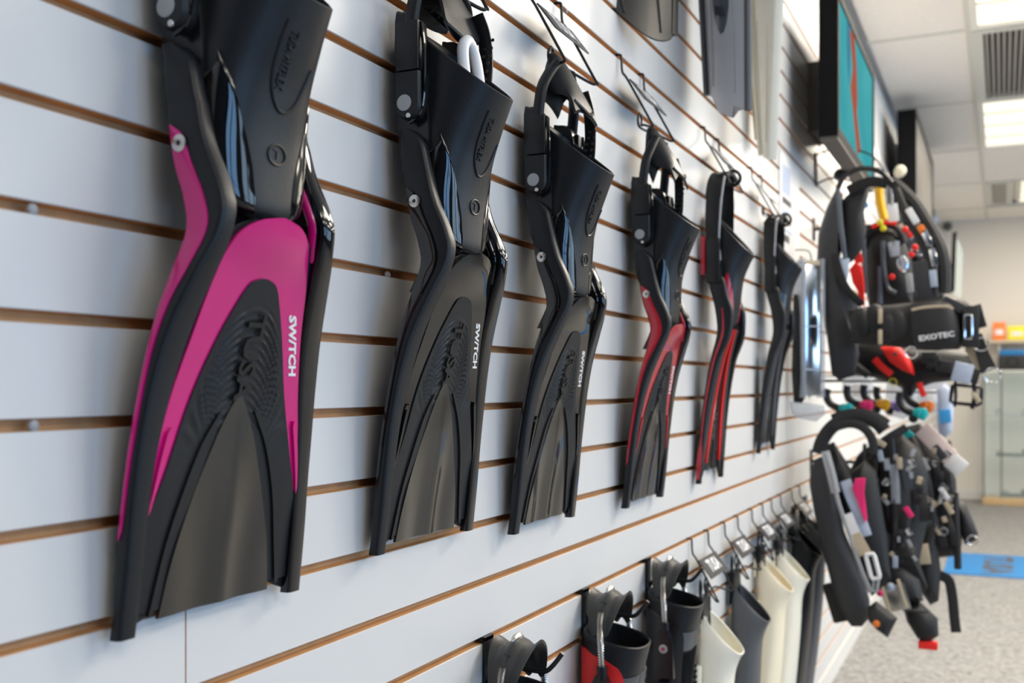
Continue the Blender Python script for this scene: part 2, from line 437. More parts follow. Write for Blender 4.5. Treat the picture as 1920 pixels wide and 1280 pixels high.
ZT, ZB = .144, -.178
def Ew(z): return cr([-.178, -.167, -.072, .0125, .075, .103, .132, .155, .184, .225, .277], [.010, .012, .021, .032, .0425, .0485, .052, .047, .037, .030, .024], z)
def Ef(z): return cr([-.178, -.12, -.07, 0, .05, .10, .125, .147, .165, .2, .26, .28], [.022, .029, .034, .044, .0555, .074, .084, .088, .083, .068, .054, .050], z)
def Bc(z): return cr([-.178, -.12, -.07, 0, .05, .10, .144, .16], [.013, .021, .030, .040, .0515, .066, .079, .083], z)
def Wd(z): return cr([-.178, -.05, 0, .05, .10, .13, .16, .28], [.112, .1095, .106, .099, .086, .0765, .074, .073], z)
PT = dict(t=[0, .2, .4, .62, .78, .9, .97, 1], xb=[.016, .019, .022, .030, .038, .044, .05, .056], xf=[.119, .104, .090, .0805, .0785, .078, .075, .069],
          zb=[.398, .34, .285, .222, .186, .165, .154, .148], zf=[.318, .285, .250, .206, .176, .156, .147, .144], hw=[.053, .0545, .056, .0555, .052, .046, .034, .016])
def pocket_pt(th, t, tab=PT, off=0, nexp=2.5):
    g = lambda k: cr(tab['t'], tab[k], t)
    xb, xf_, zb, zf, hw = g('xb')-off, g('xf')+off, g('zb'), g('zf'), g('hw')+off
    c, s = math.cos(th), math.sin(th); e = 2/nexp
    u = math.copysign(abs(c)**e, c); vv = math.copysign(abs(s)**e, s)
    x = (xb+xf_)/2 + (xf_-xb)/2*u
    return Vector((x, hw*vv, zb + (zf-zb)*(x-xb)/(xf_-xb)))
def pocket(parent, m, tab=PT, name='foot_pocket', seg=40, rows=30, lip=.0035, depth=.6):
    rings = [[pocket_pt(2*PI*k/seg, 1-i/rows, tab) for k in range(seg)] for i in range(rows+1)]
    top = [p + Vector((0, 0, .0022)) for p in [pocket_pt(2*PI*k/seg, 0, tab, -lip*.5) for k in range(seg)]]
    rings.append(top)
    for i in range(0, 14): rings.append([pocket_pt(2*PI*k/seg, depth*i/13, tab, -lip) for k in range(seg)])
    v, f = loft(rings); return mesh(name, v, f, m, parent)
def overlay(name, rows, nc, surf, h, m, parent, skirt=.002):
    """a raised skin between y=a and y=b for every row (z,a,b), lying h above surf(y,z)"""
    rings = []
    for z, a, b in rows:
        r = [Vector((surf(a, z) + h - skirt, a, z))]
        for k in range(nc+1):
            y = a + (b-a)*k/nc; r.append(Vector((surf(y, z) + h, y, z)))
        r.append(Vector((surf(b, z) + h - skirt, b, z))); rings.append(r)
    n = len(rings[0])
    lo = lambda R: [Vector((p.x - skirt, p.y, p.z)) for p in R]
    rings = [lo(rings[0])] + rings + [lo(rings[-1])]
    v, f = loft(rings, False); return mesh(name, v, f, m, parent)
def lin(a, b, n): return [a + (b-a)*i/(n-1) for i in range(n)]
def rail(parent, s, ew, ef, wd, z0, z1, rw, m, name='side_rail', seam=None, rows=56):
    rings = []
    for z in lin(z1, z0, rows):
        a, b, w = ew(z), ef(z), wd(z); q = rw(z)
        e = min(z1 - z, .02)/.02; sh = (1-e)**2
        a2 = a; b2 = b - (b-a)*.5*sh
        if seam and abs(z-seam) < .0018: q2 = .0012
        else: q2 = 0
        r = min(.005, (b2-a2)*.3, q*.3); ring = []
        for (cx, cy, a0) in ((b2-r, w-r, 0), (a2+r, w-r, 90), (a2+r, w-q+r, 180), (b2-r, w-q+r, 270)):
            for k in range(4):
                t = math.radians(a0 + k*30); ring.append(Vector((cx + r*math.cos(t), s*(cy - q2 + r*math.sin(t)), z)))
        rings.append(ring)
    v, f = loft(rings); return mesh(name, v, f, m, parent)
def strap_and_buckle(t, btn='grey_plastic', lift=0):
    near = []
    for s in (-1, 1):
        y = s*.063
        pts = spline([(.034, y, .372), (.036, y, .40), (.040, y*.95, .425 + lift*.2), (.044, y*.72, .444 + lift*.3), (.047, y*.4, .452 + lift*.6)], 5)
        v, f = tube(pts, .0055, 10, rb=.0085, up=(0, 1, 0)); mesh('strap', v, f, 'rubber', t)
        v, f = boxm(.022, .050, min(y*.86, y*1.2), max(y*.86, y*1.2), .338, .392, .003)
        b = mesh('buckle', v, f, 'rubber_dark', t)
        # lower lever, rounded at its foot
        prof = [(.022, .336), (.052, .336)] + [(.037 + .015*math.cos(a), .300 - .015*math.sin(a)) for a in lin(0, PI, 9)]
        rings = [[Vector((.037 + (x-.037)*sc, yy, z if z > .33 else .306 + (z-.306)*sc)) for x, z in prof] for yy, sc in ((y*.84, .97), (y*.92, 1), (y*1.17, 1), (y*1.22, .9))]
        v, f = loft(rings); mesh('lever', v, f, 'rubber', b)
        v, f = tube(spline([(.050, y*1.1, .39), (.054, y*1.1, .36), (.053, y*1.1, .31), (.047, y*1.1, .29), (.036, y*1.1, .283)], 4), .0022, 6); mesh('clip_wire', v, f, 'gloss', b)
        v, f = disc((.034, y*1.21, .303), (0, s, 0), .0088, .0015, 18); mesh('button', v, f, btn, b)
        v, f = disc((.039, y*1.2, .289), (0, s, 0), .003, .002, 10); mesh('rivet', v, f, 'steel', b)
    # heel pad hanging over the hook, ribbed below
    rings = []
    for y in lin(-.042, .042, 19):
        k = 1 - (abs(y)/.042)**2.2; top = .447 + .013*k + lift*k**.8; L1 = lift*.55*k
        pr = spline2([(.024 - .004*k, .418 - .004*k + L1), (.030, .436 + L1*1.3), (.042 - lift*.25*k, top), (.052, top - .014 - L1*.3), (.060 + lift*.35, .425 - .010*k + L1), (.066 + lift*.45, .400 - .012*k + L1)], 3)
        th = .0045; ring = [Vector((x, y, z)) for x, z in pr] + [Vector((x - th*.6, y, z - th)) for x, z in pr[::-1]]
        rings.append(ring)
    v, f = loft(rings); pad = mesh('heel_pad', v, f, 'rubber', t)
    for k in range(4):
        x = .069 + lift*.4 - .009*k; z = .389 + .0075*k + lift*.5
        v, f = tube(spline([(x-.006, -.036, z+.008), (x, -.018, z), (x+.001, 0, z-.003), (x, .018, z), (x-.006, .036, z+.008)], 4), .0028, 6); mesh('rib', v, f, 'rubber_dark', pad)
    v, f = tube(spline([(.064, .036, .428 + lift*.5), (.070, .046, .40 + lift*.3), (.068, .052, .36), (.06, .053, .325)], 5), .003, 8, rb=.009, up=(0, 1, 0))
    st_ = mesh('strap_tail', v, f, 'rubber_dark', t)
    for k in range(7):
        for q in (-1, 1):
            z = .40 - .009*k; x = .076 - .0018*k + q*.0042
            v, f = disc((x, .046 - (.002 if k > 2 else 0), z), (0, -1, 0), .0022, .001, 6); mesh('hole', v, f, 'dark_slot', st_)

def split_fin(y, label, accent, dz=0, yaw=0, roll=0, scale=1, accent_gloss=None, insert=False, print_mat='print_white', x=0, pitch=0, lift=0):
    """open-heel fin with split coloured frame, hung sole to the wall"""
    t = thing('swim_fin', label, 'fin', (x, y, CZ + dz), rot=(roll, pitch, yaw), group='open heel fins in the main row', scale=scale)
    # blade
    def dish(yy, z):
        k = max(0, 1 - abs(yy)/.075); return .004*k*max(0, min(1, (.05 - z)/.12))
    surf = lambda yy, z: Bc(z) - dish(yy, z)
    def zbot(s): return cr([0, .3, .5, .62, .7, .8, .88, .95, 1], [-.172, -.170, -.166, -.164, -.165, -.170, -.173, -.176, -.178], abs(s))
    def ztop(s): return .146 - .030*abs(s)**2.6
    ns, nr = 36, 40; top, bot = [], []
    for i in range(nr+1):
        R, Q = [], []
        for j in range(ns+1):
            s = -1 + 2*j/ns; zt, zb = ztop(s), zbot(s); z = zt + (zb-zt)*i/nr; yy = s*(Wd(z) - .006)
            R.append(Vector((surf(yy, z), yy, z))); Q.append(Vector((surf(yy, z) - .0035, yy, z)))
        top.append(R + Q[::-1])
    v, f = loft(top); mesh('blade', v, f, 'rubber', t)
    # coloured frame, arch on top and two tapering legs
    yo = lambda z: cr([-.098, -.09, -.05, 0, .05, .10, .128, .138, .144, .1475], [.0925, .0935, .0905, .081, .069, .058, .047, .036, .022, .001], z)
    yi = lambda z: cr([-.098, -.05, 0, .05, .08, .09, .096, .099], [.0925, .0765, .060, .041, .026, .020, .014, .004], z)
    zs = [.1475, .146, .144, .142, .139, .135, .13] + lin(.122, -.098, 40)
    bulge = lambda yy, z: surf(yy, z) + .007*max(0, 1 - (yy/.055)**2)*max(0, min(1, (z - .098)/.03))
    overlay('blade_frame', [(z, -yo(z), yo(z)) for z in zs], 30, bulge, .0016, accent, t, .003)
    for s in (-1, 1):
        zz = lin(-.02, -.088, 14)
        m2 = lambda z: (yo(z) + yi(z))/2 + .001
        hw = lambda z: (yo(z)-yi(z))*.16*min(1, (.002 + min(-.02 - z, z + .088)*12)/.05 + .2)
        overlay('frame_rib', [(z, s*(m2(z)-hw(z)), s*(m2(z)+hw(z))) for z in zz], 3, surf, .0042, accent, t, .003)
    # soft inner panel with raised arches
    ym = lambda z: cr([-.172, -.13, -.098, -.05, 0, .05, .08, .09, .096, .099], [.099, .096, .0925, .0765, .060, .041, .026, .020, .014, .004], z)
    def rib(yy, z):
        k = ym(z) - abs(yy)
        if k < .004 or z < -.045 or z > .09: return 0
        rho = z + 18*yy*yy; a = min(1, (k-.004)/.006)*min(1, (z+.045)/.03)*min(1, max(0, (.082-rho)/.008))
        return a*.0011*(.35 if abs(yy) < .015 and z < .078 else 1)*max(-.4, math.sin(2*PI*rho/.0072))
    surf2 = lambda yy, z: surf(yy, z) + rib(yy, z)
    zs = [.099, .098, .096] + lin(.094, -.05, 110) + lin(-.055, -.163, 16)
    overlay('soft_panel', [(z, -ym(z), ym(z)) for z in zs], 44, surf2, .0030, 'rubber', t, .003)
    for s in (-1, 1):   # long edge ridges beside the clear centre
        zz = lin(-.01, -.166, 20); yc_ = lambda z: cr([-.166, -.10, -.04, -.01], [.078, .064, .042, .022], z)
        overlay('ridge', [(z, s*yc_(z)-.0022, s*yc_(z)+.0022) for z in zz], 2, surf, .0052, 'rubber_dark', t, .003)
    yc = lambda z: cr([-.172, -.13, -.08, -.03, -.01, 0, .004], [.068, .060, .044, .023, .012, .005, .001], z)
    def wave(yy, z): return surf(yy, z) + .0007*math.cos(yy/.0135*PI/2*max(.4, min(1, (.06 - z)/.2)))*min(1, max(0, -z/.05)) + .0035*max(0, 1 - abs(yy - .006)/.028)**1.5*min(1, max(0, (-z - .01)/.09))
    overlay('clear_panel', [(z, -yc(z), yc(z)) for z in lin(.004, -.1705, 44)], 24, wave, .0040, 'smoke', t, .003)
    # side rails and coloured side stripes, horns beside the pocket
    for s in (-1, 1):
        rw = lambda z: cr([-.178, -.05, .05, .10, .13, .2, .28], [.018, .021, .027, .024, .019, .018, .016], z)
        rl = rail(t, s, Ew, Ef, Wd, -.1785, .276, rw, 'rubber' if s < 0 else 'gloss', seam=.228)
        a = lambda z: Ew(z) + cr([-.10, 0, .10, .145, .21], [.002, .003, .002, .003, .003], z)
        ww = lambda z: cr([-.103, -.095, -.04, .03, .075, .11, .14, .19, .206, .212], [.0005, .0028, .0042, .0050, .0085, .016, .020, .015, .010, .002], z)
        rings = []
        for z in lin(.212, -.103, 54):
            x0, x1 = a(z), a(z) + ww(z); yy = s*Wd(z); o_ = s*.0016
            rings.append([Vector((x0, yy-o_, z)), Vector((x0, yy+o_*.6, z)), Vector((x0+(x1-x0)*.2, yy+o_, z)), Vector((x0+(x1-x0)*.8, yy+o_, z)), Vector((x1, yy+o_*.6, z)), Vector((x1, yy-o_, z))])
        v, f = loft(rings); mesh('side_stripe', v, f, accent, rl)
        v, f = disc((a(.197)+.0085, s*(Wd(.197)+.0012), .197), (0, s, 0), .0068, .0016, 18); sc = mesh('screw', v, f, 'steel', rl)
        v, f = disc((a(.197)+.0085, s*(Wd(.197)+.0026), .197), (0, s, 0), .0022, .0005, 6); mesh('socket', v, f, 'dark_slot', sc) if False else mesh('socket', v, f, 'dark_slot', rl)
        rings = []
        for z in lin(.222, .118, 26):
            yy = Wd(z) - .0195; xm = Ef(z) - .0125; wz = .0022*min(1, (.222-z)/.03 + .15); hx = .0045*min(1, (.222-z)/.03 + .2)
            rings.append([Vector((xm + hx*math.cos(q), s*(yy - .0005 + wz*math.sin(q)), z)) for q in lin(0, 2*PI*7/8, 8)])
        v, f = loft(rings); mesh('frame_horn', v, f, accent, t)
    # web joining rails behind the pocket toe
    rows_ = []
    for z in lin(.150, .10, 12): rows_.append((z, -(Wd(z)-.012), Wd(z)-.012))
    overlay('hinge_web', rows_, 14, lambda yy, z: Bc(z) - .016 - .1*(abs(yy)/.07)**2*.05, 0, 'satin', t, .006)
    # foot pocket with glossy toe windows
    pk = pocket(t, 'rubber')
    for s in (-1, 1):
        pr = [(.012, .40), (.020, .408), (.034, .405), (.044, .39), (.050, .33), (.055, .27), (.050, .225), (.036, .215), (.022, .23), (.014, .30)]
        pr = [(p.x, p.y) for p in spline([(a, b, 0) for a, b in pr], 3, True)]
        v, f = loft([[Vector((.034 + (x-.034)*k, s*yy, .31 + (z-.31)*k)) for x, z in pr] for yy, k in ((.045, .97), (.058, 1), (.0605, .97))]); mesh('side_wing', v, f, 'satin', pk)
    for s in (-1, 1):
        rows_ = []
        for tt in lin(.36, .97, 36):
            a0 = cr([.36, .45, .55, .65, .75, .85, .97], [1.35, .98, .72, .54, .44, .42, .55], tt)
            a1 = cr([.40, .5, .6, .75, .97], [1.36, 1.75, 2.1, 2.3, 2.3], tt)
            R = [pocket_pt(s*a0, tt, off=-.001)]
            R += [pocket_pt(s*(a0 + (a1-a0)*k/14), tt, off=.0006 + .0022*math.sin(PI*k/14)**.5) for k in range(15)]
            R += [pocket_pt(s*a1, tt, off=-.001)]; rows_.append(R)
        v, f = loft(rows_, False); mesh('toe_window', v, f, 'gloss', pk)
    # raised outline and writing on the instep
    def ps(yy, tt, h=0):     # point on the front of the pocket at sideways yy, height param tt
        hw = cr(PT['t'], PT['hw'], tt); sv = max(-.98, min(.98, yy/hw)); th = math.asin(math.copysign(abs(sv)**1.25, sv))
        return pocket_pt(th, tt, off=h)
    uo = [(-.021, .12), (-.022, .22), (-.021, .34), (-.017, .42), (-.008, .475), (.002, .485), (.012, .455), (.020, .38), (.025, .28)]
    v, f = tube([ps(a_, b_, .0002) for a_, b_ in spline2(uo, 5)], .0014, 6); mesh('moulded_outline', v, f, 'rubber', pk)
    def tfn(c_t, kk, cy=0):
        return lambda a_, b_, h: ps(cy + b_, c_t + a_*kk, h)
    text('lettering', 'TUSA HYFLEX', .0125, tfn(.28, 3.0, -.011), 'rubber_dark', pk, h=.0012, sx=1.1)
    ring = [ps(.011*math.cos(q), .655 + .042*math.sin(q), .0004) for q in lin(0, 2*PI*23/24, 24)]
    v, f = tube(ring, .0009, 6, closed=True); mesh('emblem', v, f, 'rubber_dark', pk)
    text('lettering', 'T', .016, lambda a_, b_, h: ps(a_, .655 - b_*3.6, h), 'rubber_dark', pk, h=.0008)
    # TUSA moulded on the blade, SW/TCH printed on the frame
    text('lettering', 'TUSA', .028, lambda a_, b_, h: Vector((surf(b_, .035 - a_) + .0050 + h, b_ - .002 , .035 - a_*.98)), 'rubber_dark', t, h=.0012, bold=.0006, sx=1.05)
    yt = lambda z: (yo(z) + yi(z))/2
    text('lettering', 'SW/TCH', .0135, lambda a_, b_, h: Vector((surf(yt(.046-a_), .046-a_) + .0018 + h, yt(.046 - a_) + .001 + b_, .046 - a_)), print_mat, t, h=.0005, bold=.0005, sx=1.02)
    strap_and_buckle(t, lift=lift)
    if insert:
        rings = [[pocket_pt(q, tt, off=-.0045) for q in lin(-1.6, 1.6, 17)] + [pocket_pt(q, tt, off=-.0065) for q in lin(1.6, -1.6, 17)] for tt in lin(-.03 if False else .02, .3, 8)]
        v, f = loft(rings); ins = mesh('shape_insert', v, f, 'white_plastic', t)
        v, f = tube(spline([(.084, -.020, .30), (.078, -.022, .348), (.074, -.017, .374), (.072, -.002, .386), (.072, .013, .376), (.076, .017, .35), (.082, .016, .30)], 5), .0066, 12); mesh('loop', v, f, 'white_plastic', ins)
    return t
def spline2(pts, n):
    return [(p.x, p.y) for p in spline([(a, b, 0) for a, b in pts], n)]

YF = [.704, 1.061, 1.405, 1.873, 2.375, 3.0]
split_fin(YF[0], 'pink and black split frame fin, nearest fin on the white slat wall', 'pink', dz=-.012, insert=True)
split_fin(YF[1], 'all black glossy fin with a white insert loop in its foot pocket', 'gloss', dz=0, insert=True)
split_fin(YF[2], 'all black fin without insert, left neighbour of the crimson trimmed fin', 'gloss', dz=-.022, lift=.038)
split_fin(YF[3], 'black fin with crimson frame and crimson side stripe', 'red', dz=-.036, lift=.052)
def holder(i, txt): return wire_hook(YF[i] + (.0, 0, .03, -.03, .045, -.09)[i], 12, txt, drop=(.140, .130, .122, .122, .122, .122)[i])
holder(0, 'black wire hook above the pink fin'); holder(1, 'black wire hook above the black fin with white insert loop')
holder(2, 'black wire hook holding the all black fin without insert')
holder(3, 'black wire hook holding the crimson trimmed fin'); holder(4, 'black wire hook holding the red vented fin'); holder(5, 'black wire hook holding the dark grey vented fin')

def vent_fin(y, label, accent, rib_m, dz=0, scale=1, strap_top=.47, web='rubber'):
    """open-heel fin with slotted blade and forked tip"""
    t = thing('swim_fin', label, 'fin', (0, y, CZ + dz), group='open heel fins in the main row', scale=scale)
    ew = lambda z: cr([-.21, -.07, .05, .12, .17, .225, .30], [.008, .018, .033, .046, .040, .026, .018], z)
    ef = lambda z: cr([-.21, -.07, .05, .12, .16, .2, .27, .32], [.018, .031, .053, .078, .080, .068, .056, .046], z)
    bc = lambda z: cr([-.21, -.07, .05, .13], [.011, .024, .043, .066], z)
    wd = lambda z: cr([-.21, -.05, .08, .13, .3], [.108, .098, .082, .072, .064], z)
    surf = lambda yy, z: bc(z)
    for s in (-1, 1):
        rl = rail(t, s, ew, ef, wd, -.215, .25, lambda z: cr([-.21, .05, .25], [.018, .02, .02], z), 'rubber' if s < 0 else 'satin', rows=40)
        rings = []
        for z in lin(.17, -.205, 30):
            x0 = ew(z) + (ef(z)-ew(z))*.45; hw = cr([-.205, -.15, -.12, .1, .17], [.004, .005, .0017, .0022, .001], z); yy = s*wd(z)
            rings.append([Vector((x0-hw, yy-s*.001, z)), Vector((x0-hw, yy+s*.0012, z)), Vector((x0+hw, yy+s*.0012, z)), Vector((x0+hw, yy-s*.001, z))])
        v, f = loft(rings); mesh('side_stripe', v, f, accent, rl)
        # sloping web, outer and inner rib of each half
        overlay('blade_web', [(z, s*cr([-.195, -.1, .11], [.012, .010, .004], z) , s*(wd(z)-.014)) for z in lin(.115, -.19, 24)], 6, surf, 0, web, t, .003)
        for a0, a1, w_, m2 in ((.010, .060, .0075, rib_m), (.030, .088, .004, 'rubber_grey')):
            overlay('blade_rib', [(z, s*cr([-.18, .125], [a1, a0], z) - w_*cr([-.18, -.1, .125], [.4, 1, .45], z), s*cr([-.18, .125], [a1, a0], z) + w_*cr([-.18, -.1, .125], [.4, 1, .45], z)) for z in lin(.125, -.172, 24)], 4, surf, .006, m2, t, .006)
        overlay('blade_slot', [(z, s*(cr([-.16, .08], [.044, .018], z)) - .004, s*cr([-.16, .08], [.044, .018], z) + .004) for z in lin(.07, -.15, 16)], 2, surf, .0008, 'dark_slot', t, .002)
        v, f = loft([[Vector((bc(z)+dx, s*yy, z)) for dx in (-.003, .004) for yy in ((wd(z)-.05*k, wd(z)) if dx < 0 else (wd(z), wd(z)-.05*k))] for z, k in ((-.17, 1), (-.195, .7), (-.215, .28))]); mesh('tip', v, f, web, t)
    text('lettering', 'TUSA', .028, lambda a_, b_, h: Vector((surf(0, -.09-a_) + .0012 + h, b_, -.09 - a_)), 'print_white' if False else 'dark_slot', t, h=.001, bold=.001)
    tab = dict(PT); tab = {k: list(q) for k, q in PT.items()}
    tab['xf'] = [.112, .098, .086, .079, .075, .072, .068, .062]; tab['hw'] = [.049, .052, .055, .055, .051, .044, .032, .014]
    tab['zb'] = [.392, .33, .275, .212, .175, .152, .142, .135]; tab['zf'] = [.29, .265, .235, .19, .165, .145, .136, .132]
    pk = pocket(t, 'rubber_grey' if False else 'rubber', tab)
    if accent != 'satin':
        for s in (-1, 1):
            rows_ = []
            for tt in lin(.40, .93, 24):
                a0 = cr([.40, .6, .8, .93], [1.25, .75, .55, .8], tt); a1 = cr([.40, .6, .8, .93], [1.3, 1.7, 1.6, 1.2], tt)
                rows_.append([pocket_pt(s*a0, tt, tab, -.001)] + [pocket_pt(s*(a0 + (a1-a0)*k/8), tt, tab, .0015) for k in range(9)] + [pocket_pt(s*a1, tt, tab, -.001)])
            v, f = loft(rows_, False); mesh('toe_panel', v, f, accent, pk)
            v, f = boxm(.008, .020, s*.062-.006, s*.062+.006, .245, .33, .003); mesh('side_panel', v, f, accent, t)
    else:
        for s in (-1, 1):
            rows_ = []
            for tt in lin(.5, .93, 20):
                rows_.append([pocket_pt(s*.75, tt, tab, -.001)] + [pocket_pt(s*(.75 + .5*k/8), tt, tab, .0015) for k in range(9)] + [pocket_pt(s*1.25, tt, tab, -.001)])
            v, f = loft(rows_, False); mesh('toe_panel', v, f, 'gloss', pk)
    # broad strap loop over the hook and side buckles
    for s in (-1, 1):
        v, f = tube(spline([(.036, s*.062, .30), (.034, s*.062, .36), (.034, s*.056, .41), (.036, s*.044, strap_top-.02), (.040, s*.022, strap_top)], 5), .0045, 8, rb=[.016]*11 + [.018]*10, up=(0, 1, 0), sq=True); mesh('strap', v, f, 'rubber_dark', t)
        v, f = tube(spline([(.050, s*.062, .22), (.052, s*.064, .27), (.049, s*.064, .31), (.05, s*.063, .36), (.053, s*.055, .42), (.056, s*.04, strap_top-.006)], 5), .0026, 8); mesh('bungee', v, f, 'grey_plastic' if s < 0 else 'gloss', t)
        v, f = boxm(.022, .052, s*.066-.007, s*.066+.007, .225, .325, .005); b = mesh('buckle', v, f, 'rubber_dark', t)
        v, f = boxm(.050, .056, s*.066-.006, s*.066+.006, .24, .275, .002); mesh('latch', v, f, 'gloss', b)
    v, f = tube(spline([(.040, -.03, strap_top-.005), (.045, 0, strap_top+.006), (.05, .03, strap_top-.005)], 5), .006, 10, rb=.022, up=(0, 0, 1), sq=True); mesh('heel_pad', v, f, 'rubber', t)
    v, f = torus((.066, .0, strap_top-.004), (0, 1, .3), .016, .004, 18, 8); mesh('pull_loop', v, f, 'rubber_dark', t)
    return t
vent_fin(YF[4], 'black vented fin with bright red ribs and forked tip', 'red', 'red_matte', dz=0)
vent_fin(YF[5], 'dark grey vented fin with forked tip, last of the row before the buoyancy vests', 'satin', 'rubber_grey', dz=.03, strap_top=.435)

# ------------------------------------------------------------------ fins hanging above the row
def paddle(label, corners, m, side_m, thick=.012, curve=.01, loc_label=None, name='swim_fin', rails=True, logo=False, tips=None):
    """blade of a fin seen from below the frame top: corners are top-left, bottom-left, bottom-right, top-right points"""
    A, B, C_, D = [Vector(p) for p in corners]
    t = thing(name, label, 'fin', (A+B+C_+D)/4, group='fins in the upper row'); o = (A+B+C_+D)/4
    n = ((B-A).cross(D-A)).normalized()
    n = -n if n.y > 0 else n
    def P(u, v_, h=0): return (A*(1-u)*(1-v_) + D*u*(1-v_) + B*(1-u)*v_ + C_*u*v_) + n*(h + curve*math.sin(PI*u)) - o
    nu, nv = 20, 24; tv = tips or (lambda u: 1)
    rings = [[P(i/nu, j/nv*tv(i/nu), thick/2*.35) for i in range(nu+1)] + [P(i/nu, j/nv*tv(i/nu), -thick/2*.35) for i in range(nu, -1, -1)] for j in range(nv+1)]
    v, f = loft(rings); mesh('blade', v, f, m, t)
    if rails:
        for u in (0, 1):
            pts = [P(u, q*tv(u), 0) for q in lin(0, 1, 14)]
            v, f = tube(pts, .006, 10, rb=thick*(1 if u == 0 else .55), up=(D-A).normalized(), sq=True); mesh('side_rail', v, f, side_m, t)
        for u in (.28, .72):
            v, f = tube([P(u + (u-.5)*.25*q, q*.93*tv(u), thick*.2) for q in lin(.45, 1, 10)], [.003*(1-.5*abs(q-.5)) for q in lin(0, 1, 10)], 8); mesh('ridge', v, f, m, t)
    # foot pocket above the blade, open at its top
    up = ((A-B) + (D-C_)).normalized(); wv = (D-A); cw = (A+D)/2 - o; hw0 = wv.length*.42; wv = wv.normalized()
    def ring(h, a_, b_): return [cw + up*h + wv*(a_*math.cos(q)) + n*(b_*math.sin(q) + .012) for q in lin(0, 2*PI*23/24, 24)]
    v, f = loft([ring(h, a_, b_) for h, a_, b_ in ((-.02, hw0, .006), (.03, hw0*.8, .022), (.08, .052, .036), (.16, .050, .045), (.24, .052, .050), (.243, .050, .048), (.24, .047, .045), (.12, .045, .036))]); mesh('foot_pocket', v, f, side_m, t)
    v, f = tube(spline([cw + up*.22 + wv*.052, cw + up*.29 + wv*.04, cw + up*.315, cw + up*.29 - wv*.04, cw + up*.22 - wv*.052], 5), .004, 8, rb=.010, up=tuple(n)); mesh('heel_strap', v, f, side_m, t)
    if logo:
        v, f = loft([[P(.5 + .19*math.cos(a)*s_, .38 + .24*math.sin(a)*s_, thick*.2 + h_) for a in lin(0, 2*PI*15/16, 16)] for s_, h_ in ((1, 0), (.95, .002), (.2, .002))]); e = mesh('badge', v, f, 'hose', t)
        text('lettering', 'TUSA', .03, lambda a_, b_, h: P(.5 + a_*4, .50 - b_*2.4, thick*.2 + .003 + h), 'ink', t, bold=.001, sx=.8)
    return t
paddle('smoky dark blade of a fin cut off by the top edge', [at(1062, -190, 1.76), at(1136, 2, 1.76), at(1264, 66, 1.87), at(1268, -170, 1.87)], 'smoke_dull', 'satin', tips=lambda u: 1 + .17*math.sin(PI*u)**.7)
paddle('light grey fin with blue badge hanging at the top centre right', [at(1312, -150, 2.25), at(1330, 182, 2.25), at(1403, 214, 2.12), at(1402, -150, 2.12)], 'grey_blade', 'rubber_grey', logo=True, tips=lambda u: .99 + (.06 if .3 < u < .72 else (.0 if u < .72 else -.01)))
paddle('long cream coloured fin tapering downward beside the light grey fin', [at(1404, -140, 2.62), at(1436, 290, 2.62), at(1447, 299, 2.52), at(1466, -140, 2.45)], 'cream_pale', 'cream_pale', thick=.02)
paddle('cream coloured fin hanging directly behind the long cream fin', [at(1394, -140, 2.86), at(1428, 262, 2.86), at(1434, 268, 2.80), at(1450, -140, 2.74)], 'cream', 'cream', thick=.02)

